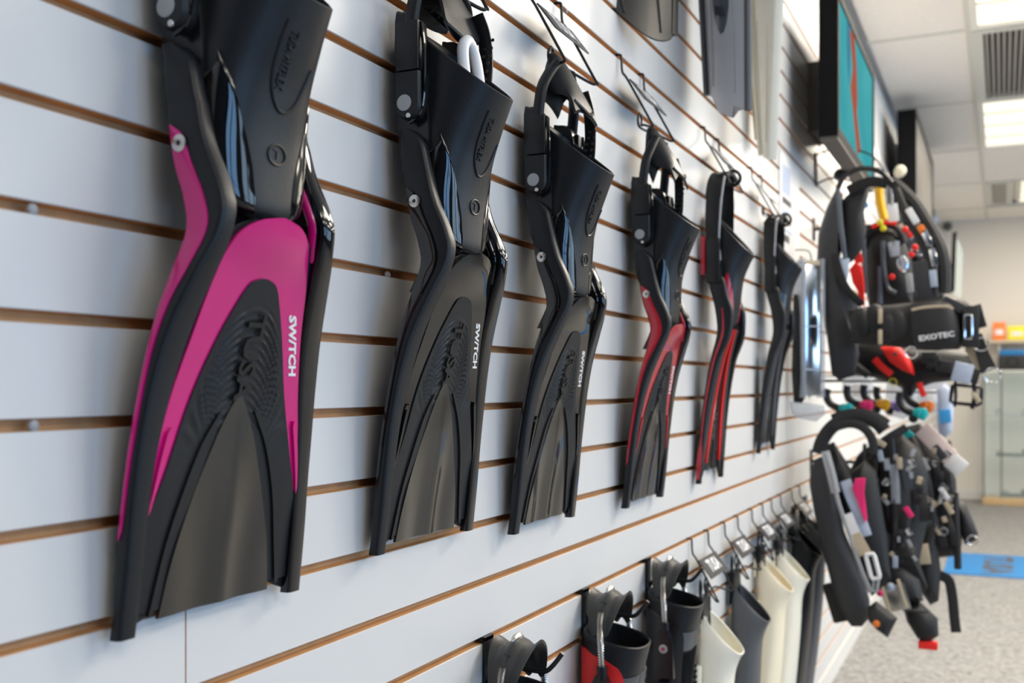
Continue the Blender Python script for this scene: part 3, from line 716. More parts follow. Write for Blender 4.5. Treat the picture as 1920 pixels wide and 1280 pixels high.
# ------------------------------------------------------------------ bottom row: open heel fins on peg hooks
def peg_hook(y, label):
    t = thing('peg_hook', label, 'hook', (0, y, gz(0)), group='black peg hooks in the lower groove')
    box('plate', 'wire', .0005, .0045, -.013, .013, -.105, .004, t, .001)
    box('hanger_lip', 'wire', -.008, .0045, -.013, .013, -.002, .0045, t, .001)
    v, f = tube(spline([(.003, .004, -.052), (.014, .006, -.036), (.03, .004, -.034), (.055, 0, -.034), (.082, 0, -.034), (.094, 0, -.026), (.108, 0, -.008)], 5), .0032, 10); mesh('peg', v, f, 'wire', t)
    return t
CT = dict(t=[0, .25, .5, .75, 1], xb=[.006, .008, .01, .012, .016], xf=[.108, .096, .086, .078, .070], zb=[-.055, -.11, -.17, -.25, -.34], zf=[-.078, -.125, -.18, -.255, -.34], hw=[.056, .06, .064, .064, .06])
def spring_fin(y, label, side, red=False):
    t = thing('swim_fin', label, 'fin', (0, y, gz(0)), group='spring strap fins on the peg hooks')
    pk = pocket(t, 'rubber', CT, depth=.8)
    # coloured flank panels
    for s in (-1, 1):
        rows_ = []
        for tt in lin(.10, .95, 26):
            a0 = cr([.10, .15, .21, .3, .5, .95], [2.3, 1.25, .98, .80, .68, .6], tt)
            R = [pocket_pt(s*a0, tt, CT, .0012)] + [pocket_pt(s*(a0 + (2.55-a0)*k/10), tt, CT, .004) for k in range(11)] + [pocket_pt(s*2.55, tt, CT, .0012)]; rows_.append(R)
        v, f = loft(rows_, False); mesh('flank', v, f, side, pk)
        # spring, buckle with slots
        n = 110; base = spline([(.048, s*.050, -.022), (.050, s*.062, -.038), (.053, s*.0685, -.062), (.056, s*.069, -.104)], n//3)
        v, f = tube(base, [.0050 + .0011*math.sin(i*2.1) for i in range(len(base))], 10); mesh('spring', v, f, 'steel', t)
        v, f = tube([(.056, s*.069, -.100), (.0565, s*.0695, -.120)], .0082, 12); b0 = mesh('spring_cap', v, f, 'rubber_dark', t)
        prof = [(.047, -.114), (.064, -.114), (.072, -.137), (.074, -.20), (.038, -.20), (.037, -.137)]
        v, f = loft([[Vector((x, s*yy, z)) for x, z in prof] for yy in (.062, .074, .0765)]); b = mesh('buckle', v, f, 'satin', t)
        v, f = disc((.055, s*.0762, -.147), (0, s, 0), .008, .0018, 18); e = mesh('badge', v, f, 'grey_plastic', b)
        v, f = loft([[Vector((.055 + r_*math.sin(q), s*(.0783 + h_), -.147 + r_*math.cos(q))) for q, r_ in [(2*PI*k/10, .0052 if k % 2 == 0 else .0022) for k in range(10)]] for h_ in (0, .0005)]); mesh('star', v, f, 'red', b)
        for k in range(5):
            v, f = boxm(.040, .077, s*.078-.003, s*.078+.003, -.208-.011*k-.0065, -.208-.011*k, .0015, 1); mesh('rib', v, f, 'rubber_dark' , b)
    for k in range(9):
        th = -.55 + .14*k
        v, f = tube([pocket_pt(th, tt, CT, .0015) for tt in lin(.42, .9, 10)], .0016, 5); mesh('rib', v, f, 'rubber', pk)
    # instep collar below the lip
    rows_ = [[pocket_pt(q, tt, CT, -.001) if q in (0,) else pocket_pt(q, tt, CT, .003) for q in lin(-1.5, 1.5, 21)] for tt in lin(.24, .40, 6)]
    v, f = loft([[p - Vector((.004, 0, 0)) for p in rows_[0]]] + rows_, False); mesh('collar', v, f, 'rubber_grey', pk)
    # moulded heel pad over the peg: saddle with flared side wings and a slot showing the spring
    rings = []
    for y_ in lin(-.054, .054, 25):
        k = 1 - (abs(y_)/.054)**2; zc = -.032 + .031*k**.7 - .02*(abs(y_)/.054)**4; wdt = .014 + .017*k**.6
        fl = .007*math.exp(-((abs(y_)-.0)/.022)**2)
        pr = [(-wdt, zc + fl), (-wdt*.55, zc - .002), (0, zc + .0065), (wdt*.55, zc - .002), (wdt, zc + fl)]
        pr = spline2(pr, 3); ring = [Vector((.046 + a, y_, b_)) for a, b_ in pr] + [Vector((.046 + a*.97, y_, b_ - .004)) for a, b_ in pr[::-1]]
        rings.append(ring)
    v, f = loft(rings); pd = mesh('heel_pad', v, f, 'rubber_lit', t)
    v, f = tube(spline([(.044, -.016, .0035), (.045, 0, .007), (.046, .016, .0035)], 4), [.0008 + .0046*math.sin(PI*i/8) for i in range(9)], 8); mesh('slot_spring', v, f, 'steel', pd)
    text('lettering', 'V', .016, lambda a_, b_, h: Vector((.046 + b_, -.034 + a_*.8, -.0085 - .35*abs(a_) + h)), 'rubber_dark', pd, h=.001)
    if red is not None and not red:
        pass
    return t
PEGS = [1.253, 1.611, 1.946]
for y_, nm in zip(PEGS, ('black spring strap fin', 'red spring strap fin', 'black spring strap fin with ribbed buckle')): peg_hook(y_, 'black peg hook holding the ' + {1.253: 'lowest fin at the bottom edge', 1.611: 'red sided fin', 1.946: 'black fin with ribbed buckle'}[y_])
spring_fin(PEGS[0], 'black spring strap fin mostly cut off by the bottom edge', 'rubber')
spring_fin(PEGS[1], 'red sided black fin with silver spring strap on a peg hook', 'red_matte', True)
spring_fin(PEGS[2], 'black spring strap fin with silver spring and star badge, right of the red sided fin', 'satin')

# full foot fins clipped to wire hooks
FT = dict(t=[0, .12, .3, .5, .75, 1], xb=[.012, .010, .008, .006, .006, .008], xf=[.102, .094, .080, .074, .056, .03], zb=[.0, -.03, -.10, -.22, -.42, -.60], zf=[-.088, -.10, -.145, -.24, -.42, -.60], hw=[.044, .05, .055, .062, .085, .095])
def full_foot(y, label, m, dz=0, lean=0, tr=0, clip_m='wire', n2=False, scale=1):
    t = thing('swim_fin', label, 'fin', (0, y, gz(0) - .135 + dz), rot=(tr, 0, lean), group='full foot fins on the sign hooks', scale=scale)
    pk = pocket(t, m, FT, depth=.3, lip=.004)
    for s in (-1, 1):
        v, f = tube([Vector((cr(FT['t'], FT['xb'], q)+.012, s*(cr(FT['t'], FT['hw'], q)+.002), cr(FT['t'], FT['zb'], q))) for q in lin(.32, 1, 14)], .006, 8, rb=.012, up=(1, 0, 0)); mesh('side_rail', v, f, m, t)
    v, f = loft([[Vector((x_, y_, z_)) for x_, y_ in ((.003, -w_), (.008, -w_), (.012, 0), (.008, w_), (.003, w_))] for z_, w_ in ((.03, .018), (.0, .034), (-.05, .04))]); mesh('heel_tab', v, f, m, t)
    # clamp clip with two ring handles and hanging strap tails
    cl = mesh('clip', *join(boxm(.004, .012, -.034, .034, -.014, .03, .002), boxm(.014, .022, -.034, .034, -.014, .03, .002), *[tube(spline([(.013, s*.026, .03), (.014, s*.034, .052), (.013, s*.024, .068), (.012, s*.012, .052), (.013, s*.022, .03)], 5), .0024, 6) for s in (-1, 1)]), clip_m, t)
    for s in (-1, 1):
        v, f = boxm(.020, .0225, s*.026-.007, s*.026+.007, -.075, .0, .0006, 1); mesh('tail', v, f, 'rubber_dark', cl)
    return t
HK = [(2.315, 'first sign hook of the lower row, nearest the spring strap fins'), (2.613, 'second sign hook of the lower row'), (2.92, 'third sign hook of the lower row'), (3.185, 'fourth sign hook of the lower row'), (3.51, 'last sign hook of the lower row beside the buoyancy vests')]
for y_, nm in HK: wire_hook(y_, 0, 'lettered wire hook, ' + nm, half=.07, group='sign hooks in the lower groove')
full_foot(2.315, 'pale cream full foot fin on the first sign hook, its oval opening in view', 'cream_pale', dz=-.03)
full_foot(2.613, 'dark grey full foot fin between the pale cream fins', 'rubber_grey', dz=-.02)
full_foot(2.92, 'cream full foot fin, front one of the pair beside the dark grey fin', 'cream')
full_foot(3.185, 'cream full foot fin, rear one of the pair beside the dark fins', 'cream_pale', dz=-.015)
full_foot(3.425, 'slim dark full foot fin just behind the cream pair', 'rubber', dz=.02)
full_foot(3.64, 'dark full foot fin hanging against the lower buoyancy vests', 'rubber_grey', dz=.03)
#REST
# ------------------------------------------------------------------ notice, clear package and pouch past the fins
t = thing('paper_notice', 'white paper notice with blue print fixed to the slats beside the last grey fin', 'notice')
A, B = atX(1463, 280, .004), atX(1500, 470, .004)
box('sheet', 'paper', .001, .0025, A.y, B.y, atX(1480, 486, .002).z, atX(1480, 300, .002).z, t)
H0, H1 = atX(1480, 486, .002).z, atX(1480, 300, .002).z; dz_ = H1 - H0
for k, (a, b, y0, y1, m_) in enumerate([(.62, .90, .12, .50, 'paper_blue'), (.52, .58, .12, .55, 'ink'), (.42, .47, .12, .5, 'paper_blue'), (.34, .385, .12, .55, 'ink'), (.25, .28, .12, .6, 'paper_blue'), (.15, .22, .15, .45, 'ink')]):
    box('print_block', m_, .0025, .0030, A.y + (B.y-A.y)*y0, A.y + (B.y-A.y)*y1, H0 + dz_*a, H0 + dz_*b, t)
def P3(px, py, Y): return at(px, py, Y)
def ribbon(name, pts, wdt, th, m, parent, up=(1, 0, 0), n=5, sq=True):
    v, f = tube(spline(pts, n), th, 8, rb=wdt, up=(0, 1, 0), sq=sq); return mesh(name, v, f, m, parent)
def cord(name, pts, r, m, parent, n=5, seg=8):
    v, f = tube(spline(pts, n), r, seg); return mesh(name, v, f, m, parent)
def plate(name, out, th, m, parent, sm=True):
    """flat cut plate: outline of 3D points on one Y, thickness th along Y with softened rim"""
    P = [Vector(p) for p in out]; c = sum(P, Vector())/len(P)
    R = [[c + (p-c)*s + Vector((0, d, 0)) for p in P] for s, d in ((.9, -th/2), (.97, -th*.42), (1, -th*.2), (1, th*.2), (.97, th*.42), (.9, th/2))]
    v, f = loft(R); return mesh(name, v, f, m, parent)
def loop_frame(name, pts, r, m, parent):
    v, f = tube(spline(pts, 4, closed=True), r, 8, closed=True); return mesh(name, v, f, m, parent)
# tall clear package with a bright metallised front
Yp = 3.38; t = thing('clear_package', 'tall narrow clear package with bright silvery front hanging left of the large black vest', 'package', P3(1522, 615, Yp)); o = P3(1522, 615, Yp)
q = lambda x, y: P3(1460 + x/4.265, 480 + y/4.265, Yp) - o
nrm = Vector((.70, -.71, 0)); sd = Vector((.71, .70, 0))
W_, Hh = .042, .21
fm = frame((0, 0, 0), sd, (0, 0, 1))
v, f = xf(boxm(-W_*.62, W_*.62, -Hh, Hh, .0, .006, .002), fm); mesh('silver_panel', v, f, 'chrome', t)
v, f = xf(join(boxm(-W_, -W_*.66, -Hh*1.03, Hh*1.03, -.02, .012, .004), boxm(W_*.66, W_, -Hh*1.03, Hh*1.03, -.02, .012, .004)), fm); mesh('clear_edge', v, f, 'clear_bag', t)
v, f = xf(boxm(-W_*.9, W_*.9, -Hh, Hh, -.024, -.004, .003), fm); mesh('tray', v, f, 'hose', t)
for k, (a, b) in enumerate(((.93, 1.0), (.02, .035), (-.62, -.6))):
    v, f = xf(boxm(-W_*.6, W_*.6, Hh*a, Hh*b, .006, .0075), fm); mesh('label_band', v, f, ('khaki', 'paper_blue', 'paper_blue')[k], t)
v, f = xf(boxm(-W_*.1, -W_*.04, Hh*.28, Hh*.55, .006, .0075), fm); mesh('slot', v, f, 'ink', t)
cord('hang_loop', [(0, .0, Hh), (-.01, .0, Hh+.03), (-.05, 0, Hh+.035)], .002, 'wire', t)
Yq = 3.36; o = P3(1497, 650, Yq); t = thing('gear_pouch', 'slim black gear pouch with grey header left of the silvery package', 'pouch', o)
q = lambda x, y: P3(x, y, Yq) - o
plate('header', [q(1493, 496), q(1503, 494), q(1502, 552), q(1487, 552)], .006, 'grey_blade', t)
v, f = pillow([q(1487, 552), q(1503, 552), q(1506, 650), q(1510, 745), q(1503, 757), q(1488, 754), q(1484, 700), q(1486, 620)], .012); mesh('body', v, f, 'rubber_dark', t)
v, f = pillow([q(1480, 752), q(1512, 754), q(1545, 760), q(1548, 776), q(1530, 790), q(1500, 785), q(1483, 776)], .014); mesh('clear_fold', v, f, 'clear_bag', t)

# ------------------------------------------------------------------ screens on the upper wall
def tv(label, u0, u1, z0, z1, X, th, scr, art=False):
    t = thing('television', label, 'television', (X, (u0+u1)/2, (z0+z1)/2)); L, H = (u1-u0)/2, (z1-z0)/2
    box('case', 'tvblack', -th, -.004, -L, L, -H, H, t, .004)
    b = .028
    v, f = join(boxm(-.004, .004, -L, L, H-b, H), boxm(-.004, .004, -L, L, -H, -H+b), boxm(-.004, .004, -L, -L+b, -H+b, H-b), boxm(-.004, .004, L-b, L, -H+b, H-b))
    mesh('bezel', v, f, 'tvblack', t, smooth=False)
    s = box('screen', scr, -.004, -.001, -L+b, L-b, -H+b, H-b, t)
    box('wall_mount', 'tvgrey', -X, -th, -.12, .12, -.12, .12, t)
    box('lower_trim', 'tvgrey', -th+.004, .002, -L+.01, L-.01, -H-.012, -H, t)
    if art:
        pr = [(-.10, .19), (.02, .20), (.08, .10), (.10, .0), (.08, -.05), (.20, -.16), (.10, -.19), (.0, -.08), (-.08, 0), (-.02, .08)]
        v, f = loft([[Vector((x, y*1.0-.1, z)) for y, z in pr] for x in (-.001, .0005)]); mesh('picture_red', v, f, 'screen_red', s, smooth=False)
        pr = [(-.22, .22), (-.18, .24), (-.15, .12), (-.17, .0), (-.2, .05)]
        v, f = loft([[Vector((x, y-.05, z)) for y, z in pr] for x in (-.001, .0004)]); mesh('picture_blue', v, f, 'screen_blue', s, smooth=False)
    return t
tv('wall television showing a teal underwater picture with a red shape', 3.40, 4.42, CZ + .775, CZ + 1.235, .15, .055, 'screen', True)
tv('dark switched off wall television near the far end of the slat wall', 6.55, 8.2, CZ + .93, CZ + 1.60, .156, .10, 'tvdark')
t = thing('swing_panel', 'thin dark edged display panel standing out from the wall near the far wall', 'panel', P3(1788, 500, 8.6)); o = P3(1788, 500, 8.6)
q = lambda x, y, d=0: P3(x, y, 8.6 + d) - o
plate('edge', [q(1786, 436), q(1794, 434), q(1790, 545), q(1780, 552)], .03, 'tvblack', t)
v, f = loft([[q(1790, 436, d), q(1806, 470, d+.1), q(1802, 560, d+.1), q(1785, 548, d)] for d in (0, .01)]); mesh('leaf', v, f, 'case_glass', t, smooth=False)
v, f = boxm(-o.x, 0, -.02, .02, -.02, .02); mesh('bracket', v, f, 'tvblack', t)
# bracket with two curved wires above the vests
t = thing('hook_bracket', 'black wall bracket with two curved wire arms above the upper vests', 'hook', (0, 3.95, CZ + .79))
zt = 0
v, f = boxm(.001, .006, -.012, .012, -.07, .05); mesh('plate', v, f, 'wire', t, smooth=False)
cord('wire', [(.006, 0, .045), (.06, 0, .06), (.12, .0, .055), (.2, 0, .02), (.25, 0, -.06)], .0032, 'wire', t)
cord('wire', [(.006, 0, -.06), (.05, 0, -.045), (.10, 0, -.05), (.15, 0, -.08), (.18, 0, -.12)], .0032, 'wire', t)

# ------------------------------------------------------------------ buoyancy vests, upper group
def U(Y, o): return lambda x, y, d=0: P3(1500 + x/2.56, 280 + y/2.56, Y + d) - o
def Lw(Y, o): return lambda x, y, d=0: P3(1480 + x/2.4615, 720 + y/2.4615, Y + d) - o
def slide(parent, c, w_, h_, m='chrome', r=.003, rot=0, name='buckle'):
    c = Vector(c); cs, sn = math.cos(rot), math.sin(rot)
    pts = [c + Vector((a*cs - b*sn, 0, a*sn + b*cs)) for a, b in ((-w_, -h_), (w_, -h_), (w_, h_), (-w_, h_))]
    v, f = tube([p for a, b in zip(pts, pts[1:]+pts[:1]) for p in (a.lerp(b, .1), a.lerp(b, .5), a.lerp(b, .9))], r, 8, closed=True)
    return mesh(name, v, f, m, parent)
def clipbox(parent, c, w_, h_, th, m, rot=0, name='buckle', bev=.003):
    v, f = boxm(-w_, w_, -th, th, -h_, h_, min(bev, th*.8)); v, f = xf((v, f), Matrix.Translation(Vector(c)) @ Matrix.Rotation(-rot, 4, 'Y'))
    return mesh(name, v, f, m, parent)
def dring(parent, c, R, m='chrome', axis=(0, 1, .2)):
    v, f = torus(c, axis, R, R*.13, 20, 6); return mesh('d_ring', v, f, m, parent)

Y1 = 3.45; o = P3(1640, 560, Y1); t = thing('buoyancy_vest', 'large black buoyancy vest with blue grey hose and lettered waist pocket', 'diving vest', o, group='buoyancy vests on the upper rack'); q = U(Y1, o)
v, f = pillow([q(*p) for p in ((172, 190), (205, 215), (185, 330), (172, 430), (185, 530), (212, 610), (262, 690), (282, 760), (245, 850), (285, 985), (262, 1085), (188, 1108), (152, 1080), (128, 900), (105, 780), (110, 650), (80, 540), (88, 400), (128, 280))], .05, .03); mesh('left_lobe', v, f, 'nylon_soft', t)
v, f = pillow([q(*p, .03) for p in ((196, 250), (250, 195), (330, 172), (325, 230), (308, 300), (318, 390), (305, 470), (262, 530), (220, 560), (190, 470))], .04, .02); mesh('shoulder_lobe', v, f, 'nylon', t)
plate('lining_patch', [q(176, 510, -.045), q(205, 520, -.05), (q(238, 525, -.045)), q(232, 600, -.045), q(222, 655, -.045), q(195, 600, -.05)], .012, 'lining', t)
ribbon('harness_edge', [q(165, 500, -.05), q(180, 560, -.055), q(215, 655, -.055), q(250, 700, -.05), q(300, 745, -.04)], .012, .004, 'nylon_deep', t)
cord('top_loop', [q(180, 195, -.03), q(205, 140, -.03), (q(255, 103, -.03)), q(320, 92, -.03), q(390, 110, -.03), q(440, 160, -.02)], .0085, 'hose_black', t)
ribbon('shoulder_strap', [q(230, 200, .0), q(290, 170, .0), q(350, 155, .0), q(420, 165, .0)], .016, .006, 'nylon_deep', t)
cord('inflator_hose', [q(182, 190, -.06), q(188, 260, -.065), q(196, 360, -.07), q(207, 450, -.075), q(216, 525, -.07)], .0075, 'hose', t)
cord('right_edge', [q(440, 150, .0), q(500, 205, -.01), q(560, 270, -.02), q(610, 350, -.03), q(650, 420, -.035), q(680, 490, -.04), q(694, 580, -.04), q(692, 690, -.04)], .019, 'nylon', t)
cord('harness_strap', [q(462, 190, -.02), q(520, 330, -.035), q(580, 430, -.045), q(620, 520, -.05), q(640, 640, -.05), q(650, 710, -.05)], .014, 'webbing', t)
for p, r_, m_ in (((540, 320), .5, 'white_plastic'), ((585, 385), .5, 'orange'), ((610, 425), .4, 'chrome'), ((642, 520), .2, 'chrome'), ((640, 620), .1, 'lining')):
    clipbox(t, q(*p, -.065), .010, .026 if m_ != 'orange' else .014, .008, m_, r_, 'strap_clip')
clipbox(t, q(590, 630, -.06), .022, .058, .01, 'nylon_soft', .12, 'strap_pad')
# waist belt with pockets
v, f = pillow([q(*p, -.08) for p in ((232, 770), (330, 752), (450, 745), (540, 735), (600, 722), (720, 712), (780, 715), (825, 755), (835, 850), (815, 920), (760, 960), (600, 965), (420, 945), (330, 940), (250, 930))], .055, .03); mesh('waist_belt', v, f, 'nylon_deep', t)
out = []
for p in ((530, 760), (545, 742), (600, 733), (700, 728), (728, 740), (752, 800), (770, 870), (768, 925), (735, 955), (660, 966), (590, 962), (552, 940), (528, 880), (524, 820)): out.append(q(*p, -.13))
v, f = pillow(out, .026, .03); pk = mesh('waist_pocket', v, f, 'nylon', t)
c0 = q(655, 897, -.158); r0 = (q(735, 885, -.158) - q(575, 908, -.158)).normalized()
fm = frame(c0, r0, (0, 0, 1))
text('lettering', 'EXOTEC', .021, lambda a_, b_, h: fm @ Vector((a_*1.2, b_, h)), 'print_white', pk, bold=.0008, h=.001)
ribbon('pocket_flap_edge', [q(535, 770, -.155), q(600, 757, -.158), q(700, 752, -.158), q(735, 765, -.155)], .004, .002, 'khaki', pk)
for p, s_ in (((295, 830), .03), ((360, 815), .03), ((430, 850), .034), ((478, 840), .034)):
    v, f = pillow([q(p[0]+60*math.cos(a)*s_/.03*.9, p[1]+75*math.sin(a), -.115) for a in lin(0, 2*PI*11/12, 12)], .024); mesh('side_pouch', v, f, 'nylon_deep' if s_ == .03 else 'nylon', t)
for p in ((385, 800), (385, 900)): clipbox(t, q(*p, -.14), .006, .022, .004, 'khaki', .0, 'tab')
clipbox(t, q(735, 745, -.12), .03, .014, .012, 'nylon_soft', -.5, 'belt_keeper')
clipbox(t, q(820, 850, -.12), .022, .060, .012, 'webbing', 0, 'belt_end')
slide(t, q(808, 850, -.14), .010, .034, 'chrome', .0035)
clipbox(t, q(862, 800, -.10), .012, .034, .012, 'webbing', .25, 'belt_stub')
v, f = loft([[q(*p, d) for p in ((820, 905), (872, 880), (905, 970), (945, 1050), (868, 1076), (848, 1000))] for d in (-.10, -.09)]); mesh('belt_tail', v, f, 'nylon', t, smooth=False)
v, f = loft([[q(*p, d) for p in ((790, 960), (822, 925), (872, 1062), (845, 1055))] for d in (-.085, -.08)]); mesh('belt_lining', v, f, 'khaki', t, smooth=False)
dring(t, q(870, 935, -.11), .019); dring(t, q(925, 1085, -.11), .022); dring(t, q(535, 975, -.13), .017)

Y2 = 3.70; o = P3(1680, 480, Y2); t = thing('buoyancy_vest', 'black and red buoyancy vest with a yellow hose, upper rack', 'diving vest', o, group='buoyancy vests on the upper rack'); q = U(Y2, o)
v, f = pillow([q(*p) for p in ((315, 410), (355, 375), (410, 362), (465, 375), (500, 430), (530, 520), (545, 640), (540, 740), (420, 760), (330, 750), (305, 640), (298, 500))], .06, .04); mesh('body', v, f, 'nylon_deep', t)
cord('collar', [q(300, 470, -.03), q(320, 400, -.04), q(370, 366, -.04), q(430, 362, -.04), q(475, 390, -.04), q(500, 450, -.03)], .012, 'nylon', t)
ribbon('collar_trim', [q(345, 375, -.06), q(400, 352, -.06), q(465, 356, -.06)], .006, .003, 'fabric_red', t)
plate('red_panel', [q(266, 540, -.12), q(238, 575, -.12), q(252, 640, -.12), q(282, 690, -.12), q(286, 745, -.12), q(312, 755, -.12), q(308, 640, -.12), q(298, 560, -.12)], .02, 'fabric_red', t)
ribbon('red_strap', [q(258, 478, -.12), q(272, 500, -.12), q(285, 545, -.12)], .013, .004, 'fabric_red', t)
clipbox(t, q(290, 680, -.05), .006, .022, .004, 'khaki', -.4, 'pull_tab')
for a in ([q(305, 430, -.07), q(308, 560, -.08), q(318, 690, -.08)], [q(398, 440, -.075), q(402, 560, -.08), q(420, 660, -.08), q(460, 690, -.08)], [q(382, 560, -.08), q(385, 740, -.08)]):
    cord('harness_tube', a, .0075, 'hose', t)
cord('yellow_hose', [q(382, 150, -.02), q(380, 210, -.02), q(388, 270, -.02), q(405, 340, -.02)], .015, 'yellow', t)
for p, m_ in (((385, 352), 'yellow_bright'), ((400, 380), 'yellow_bright'), ((315, 268), 'blue_clip'), ((505, 385), 'fabric_red'), ((530, 410), 'fabric_red'), ((552, 470), 'fabric_red'), ((535, 505), 'fabric_red'), ((442, 612), 'fabric_red')):
    v, f = disc(q(*p, -.085), (0, -1, 0), .010, .012, 10, .002); mesh('clip', v, f, m_, t)
clipbox(t, q(446, 305, -.06), .016, .030, .003, 'white_plastic', .1, 'hang_tag')
cord('tag_cord', [q(415, 110, -.06), q(435, 170, -.06), q(442, 270, -.06)], .005, 'grey_plastic', t)
for p, r_ in (((440, 480), .2), ((465, 475), 0), ((495, 545), 0)): clipbox(t, q(*p, -.09), .008, .024, .006, 'clear_bag', r_, 'clip_tail')
loop_frame('cable_loop', [q(470, 530, -.09), q(480, 570, -.09), q(505, 585, -.09), q(515, 545, -.09), q(500, 520, -.09)], .0035, 'chrome', t)
clipbox(t, q(525, 640, -.085), .010, .030, .007, 'grey_plastic', .1, 'whistle')

Y3 = 3.95; o = P3(1720, 520, Y3); t = thing('buoyancy_vest', 'black buoyancy vest with red dots and silver clips, rearmost of the upper rack', 'diving vest', o, group='buoyancy vests on the upper rack'); q = U(Y3, o)
v, f = pillow([q(*p) for p in ((470, 210), (520, 230), (570, 300), (620, 380), (660, 470), (690, 580), (695, 730), (520, 740), (540, 600), (520, 480), (480, 380))], .06, .04); mesh('body', v, f, 'nylon', t)
v, f = pillow([q(*p, -.04) for p in ((455, 380), (500, 395), (540, 520), (560, 700), (480, 730), (440, 620), (440, 480))], .04, .02); mesh('front_panel', v, f, 'nylon_soft', t)
rnd = random.Random(8)
for k in range(20):
    x_, y_ = rnd.uniform(480, 650), rnd.uniform(300, 560); l_ = rnd.uniform(50, 150); dx = rnd.uniform(0, 45)
    ribbon('webbing', [q(x_, y_, -.07), q(x_ + dx*.6, y_ + l_*.5, -.085), q(x_ + dx, y_ + l_, -.08)], rnd.choice((.006, .010, .014)), .003, rnd.choice(('webbing', 'nylon_soft', 'nylon', 'hose')), t, n=3)
for k in range(20):  # small clips scattered at random, added for glints
    x_ = rnd.uniform(480, 640); y_ = rnd.uniform(300 + (x_-480)*.7, 690)
    clipbox(t, q(x_, y_, -.1), rnd.uniform(.004, .008), rnd.uniform(.007, .014), .004, rnd.choice(('grey_plastic', 'chrome', 'webbing', 'steel', 'hose')), rnd.uniform(-.8, .8), 'clip', .0015)
for p, m_ in (((560, 470), 'fabric_red'), ((572, 510), 'chrome'), ((597, 545), 'khaki'), ((570, 495), 'chrome'), ((523, 610), 'fabric_red'), ((606, 410), 'chrome'), ((655, 445), 'chrome')):
    v, f = disc(q(*p, -.07), (0, -1, 0), .011, .010, 10, .002); mesh('rivet', v, f, m_, t)
v, f = disc(q(478, 108, 0), (.2, -1, 0), .021, .03, 14, .006); mesh('valve', v, f, 'cream', t)
v, f = disc(q(190, 125, 0), (.3, -1, 0), .022, .03, 14, .006); mesh('valve', v, f, 'hose_black', t)
v, f = disc(q(570, 298, -.06), (0, -1, 0), .014, .02, 12, .004); mesh('valve', v, f, 'grey_plastic', t)

Y4 = 3.60; o = P3(1680, 700, Y4); t = thing('weight_harness', 'black weight harness with bright red pocket hanging below the lettered waist pocket', 'harness', o); q = U(Y4, o)
v, f = pillow([q(*p) for p in ((235, 930), (400, 930), (560, 960), (700, 960), (830, 980), (860, 1060), (850, 1110), (740, 1110), (640, 1120), (560, 1150), (530, 1200), (480, 1140), (350, 1095), (240, 1080))], .05, .03); mesh('body', v, f, 'nylon_deep', t)
v, f = pillow([q(*p, -.06) for p in ((385, 950), (430, 938), (480, 950), (520, 990), (545, 1050), (550, 1085), (490, 1060), (430, 1020))], .02); pr_ = mesh('red_pocket', v, f, 'fabric_red', t)
v, f = disc(q(457, 982, -.085), (0, -1, 0), .006, .004, 10); mesh('stud', v, f, 'ink', pr_)
ribbon('red_trim', [q(358, 1005, -.06), q(395, 1045, -.065), q(440, 1080, -.06)], .011, .004, 'fabric_red', t)
ribbon('red_pull', [q(572, 1120, -.06), (q(582, 1150, -.06)), q(596, 1185, -.06)], .009, .004, 'fabric_red', t)
cord('lower_edge', [q(230, 960, -.05), q(260, 1030, -.05), q(330, 1085, -.05)], .014, 'nylon', t)
for p, r_ in (((640, 1020), .2), ((690, 1040), -.2), ((620, 1000), 0)): clipbox(t, q(*p, -.06), .022, .018, .014, 'nylon', r_, 'clasp')
clipbox(t, q(780, 1072, -.08), .028, .030, .004, 'paper_blue', -.25, 'hang_tag'); clipbox(t, q(832, 1080, -.07), .018, .026, .006, 'webbing', -.25, 'strap_end')
slide(t, q(797, 1178, -.06), .042, .028, 'hose_black', .006, -.1); cord('tail', [q(745, 1110, -.06), q(748, 1180, -.06), q(742, 1235, -.06)], .005, 'hose_black', t); cord('tail', [q(835, 1120, -.06), q(838, 1190, -.06), q(825, 1245, -.06)], .007, 'hose_black', t)
clipbox(t, q(845, 1190, -.075), .007, .018, .006, 'khaki', .6, 'swivel_clip')
dring(t, q(445, 1118, -.06), .012, 'yellow_bright')

# ------------------------------------------------------------------ snorkels and masks on the pegs between the two racks
def snorkel(label, px, py, Y, m_, tube_m='hose_black', lean=.2):
    o = P3(px, py, Y); t = thing('snorkel', label, 'snorkel', o, group='snorkels between the racks')
    v, f = tube(spline([(0, 0, .0), (-.03, 0, .012), (-.045, 0, .03), (-.048, .0, .05), (-.045, 0, .065)], 5), .012, 10); mesh('tube', v, f, tube_m, t)
    v, f = tube(spline([(.0, -.004, .002), (.014, -.014, .004), (.024, -.028, .0)], 5), [.015, .0155, .016, .016, .0155, .015, .016, .018, .019, .018, .014], 12); mp = mesh('mouthpiece', v, f, m_, t)
    v, f = boxm(.018, .03, -.034, -.026, -.018, .018, .003); mesh('bite_tab', v, f, m_, mp)
    v, f = disc((-.006, -.006, -.012), (-.2, -1, -.6), .014, .01, 12, .003); mesh('purge_valve', v, f, tube_m, t)
    return t
for lb, px, py, Y, m_ in (('black snorkel with teal mouthpiece above the lower vests', 1579, 767, 3.5, 'teal'), ('black snorkel with pink mouthpiece between teal and yellow ones', 1617, 761, 3.55, 'fabric_pink'), ('black snorkel with yellow mouthpiece', 1648, 759, 3.6, 'yellow'), ('snorkel with purple mouthpiece right of the yellow one', 1672, 762, 3.7, 'purple'), ('snorkel with large teal mouthpiece beside the red one', 1717, 776, 3.5, 'teal'), ('snorkel with orange red mouthpiece', 1729, 763, 3.58, 'orange')):
    snorkel(lb, px, py, Y, m_)
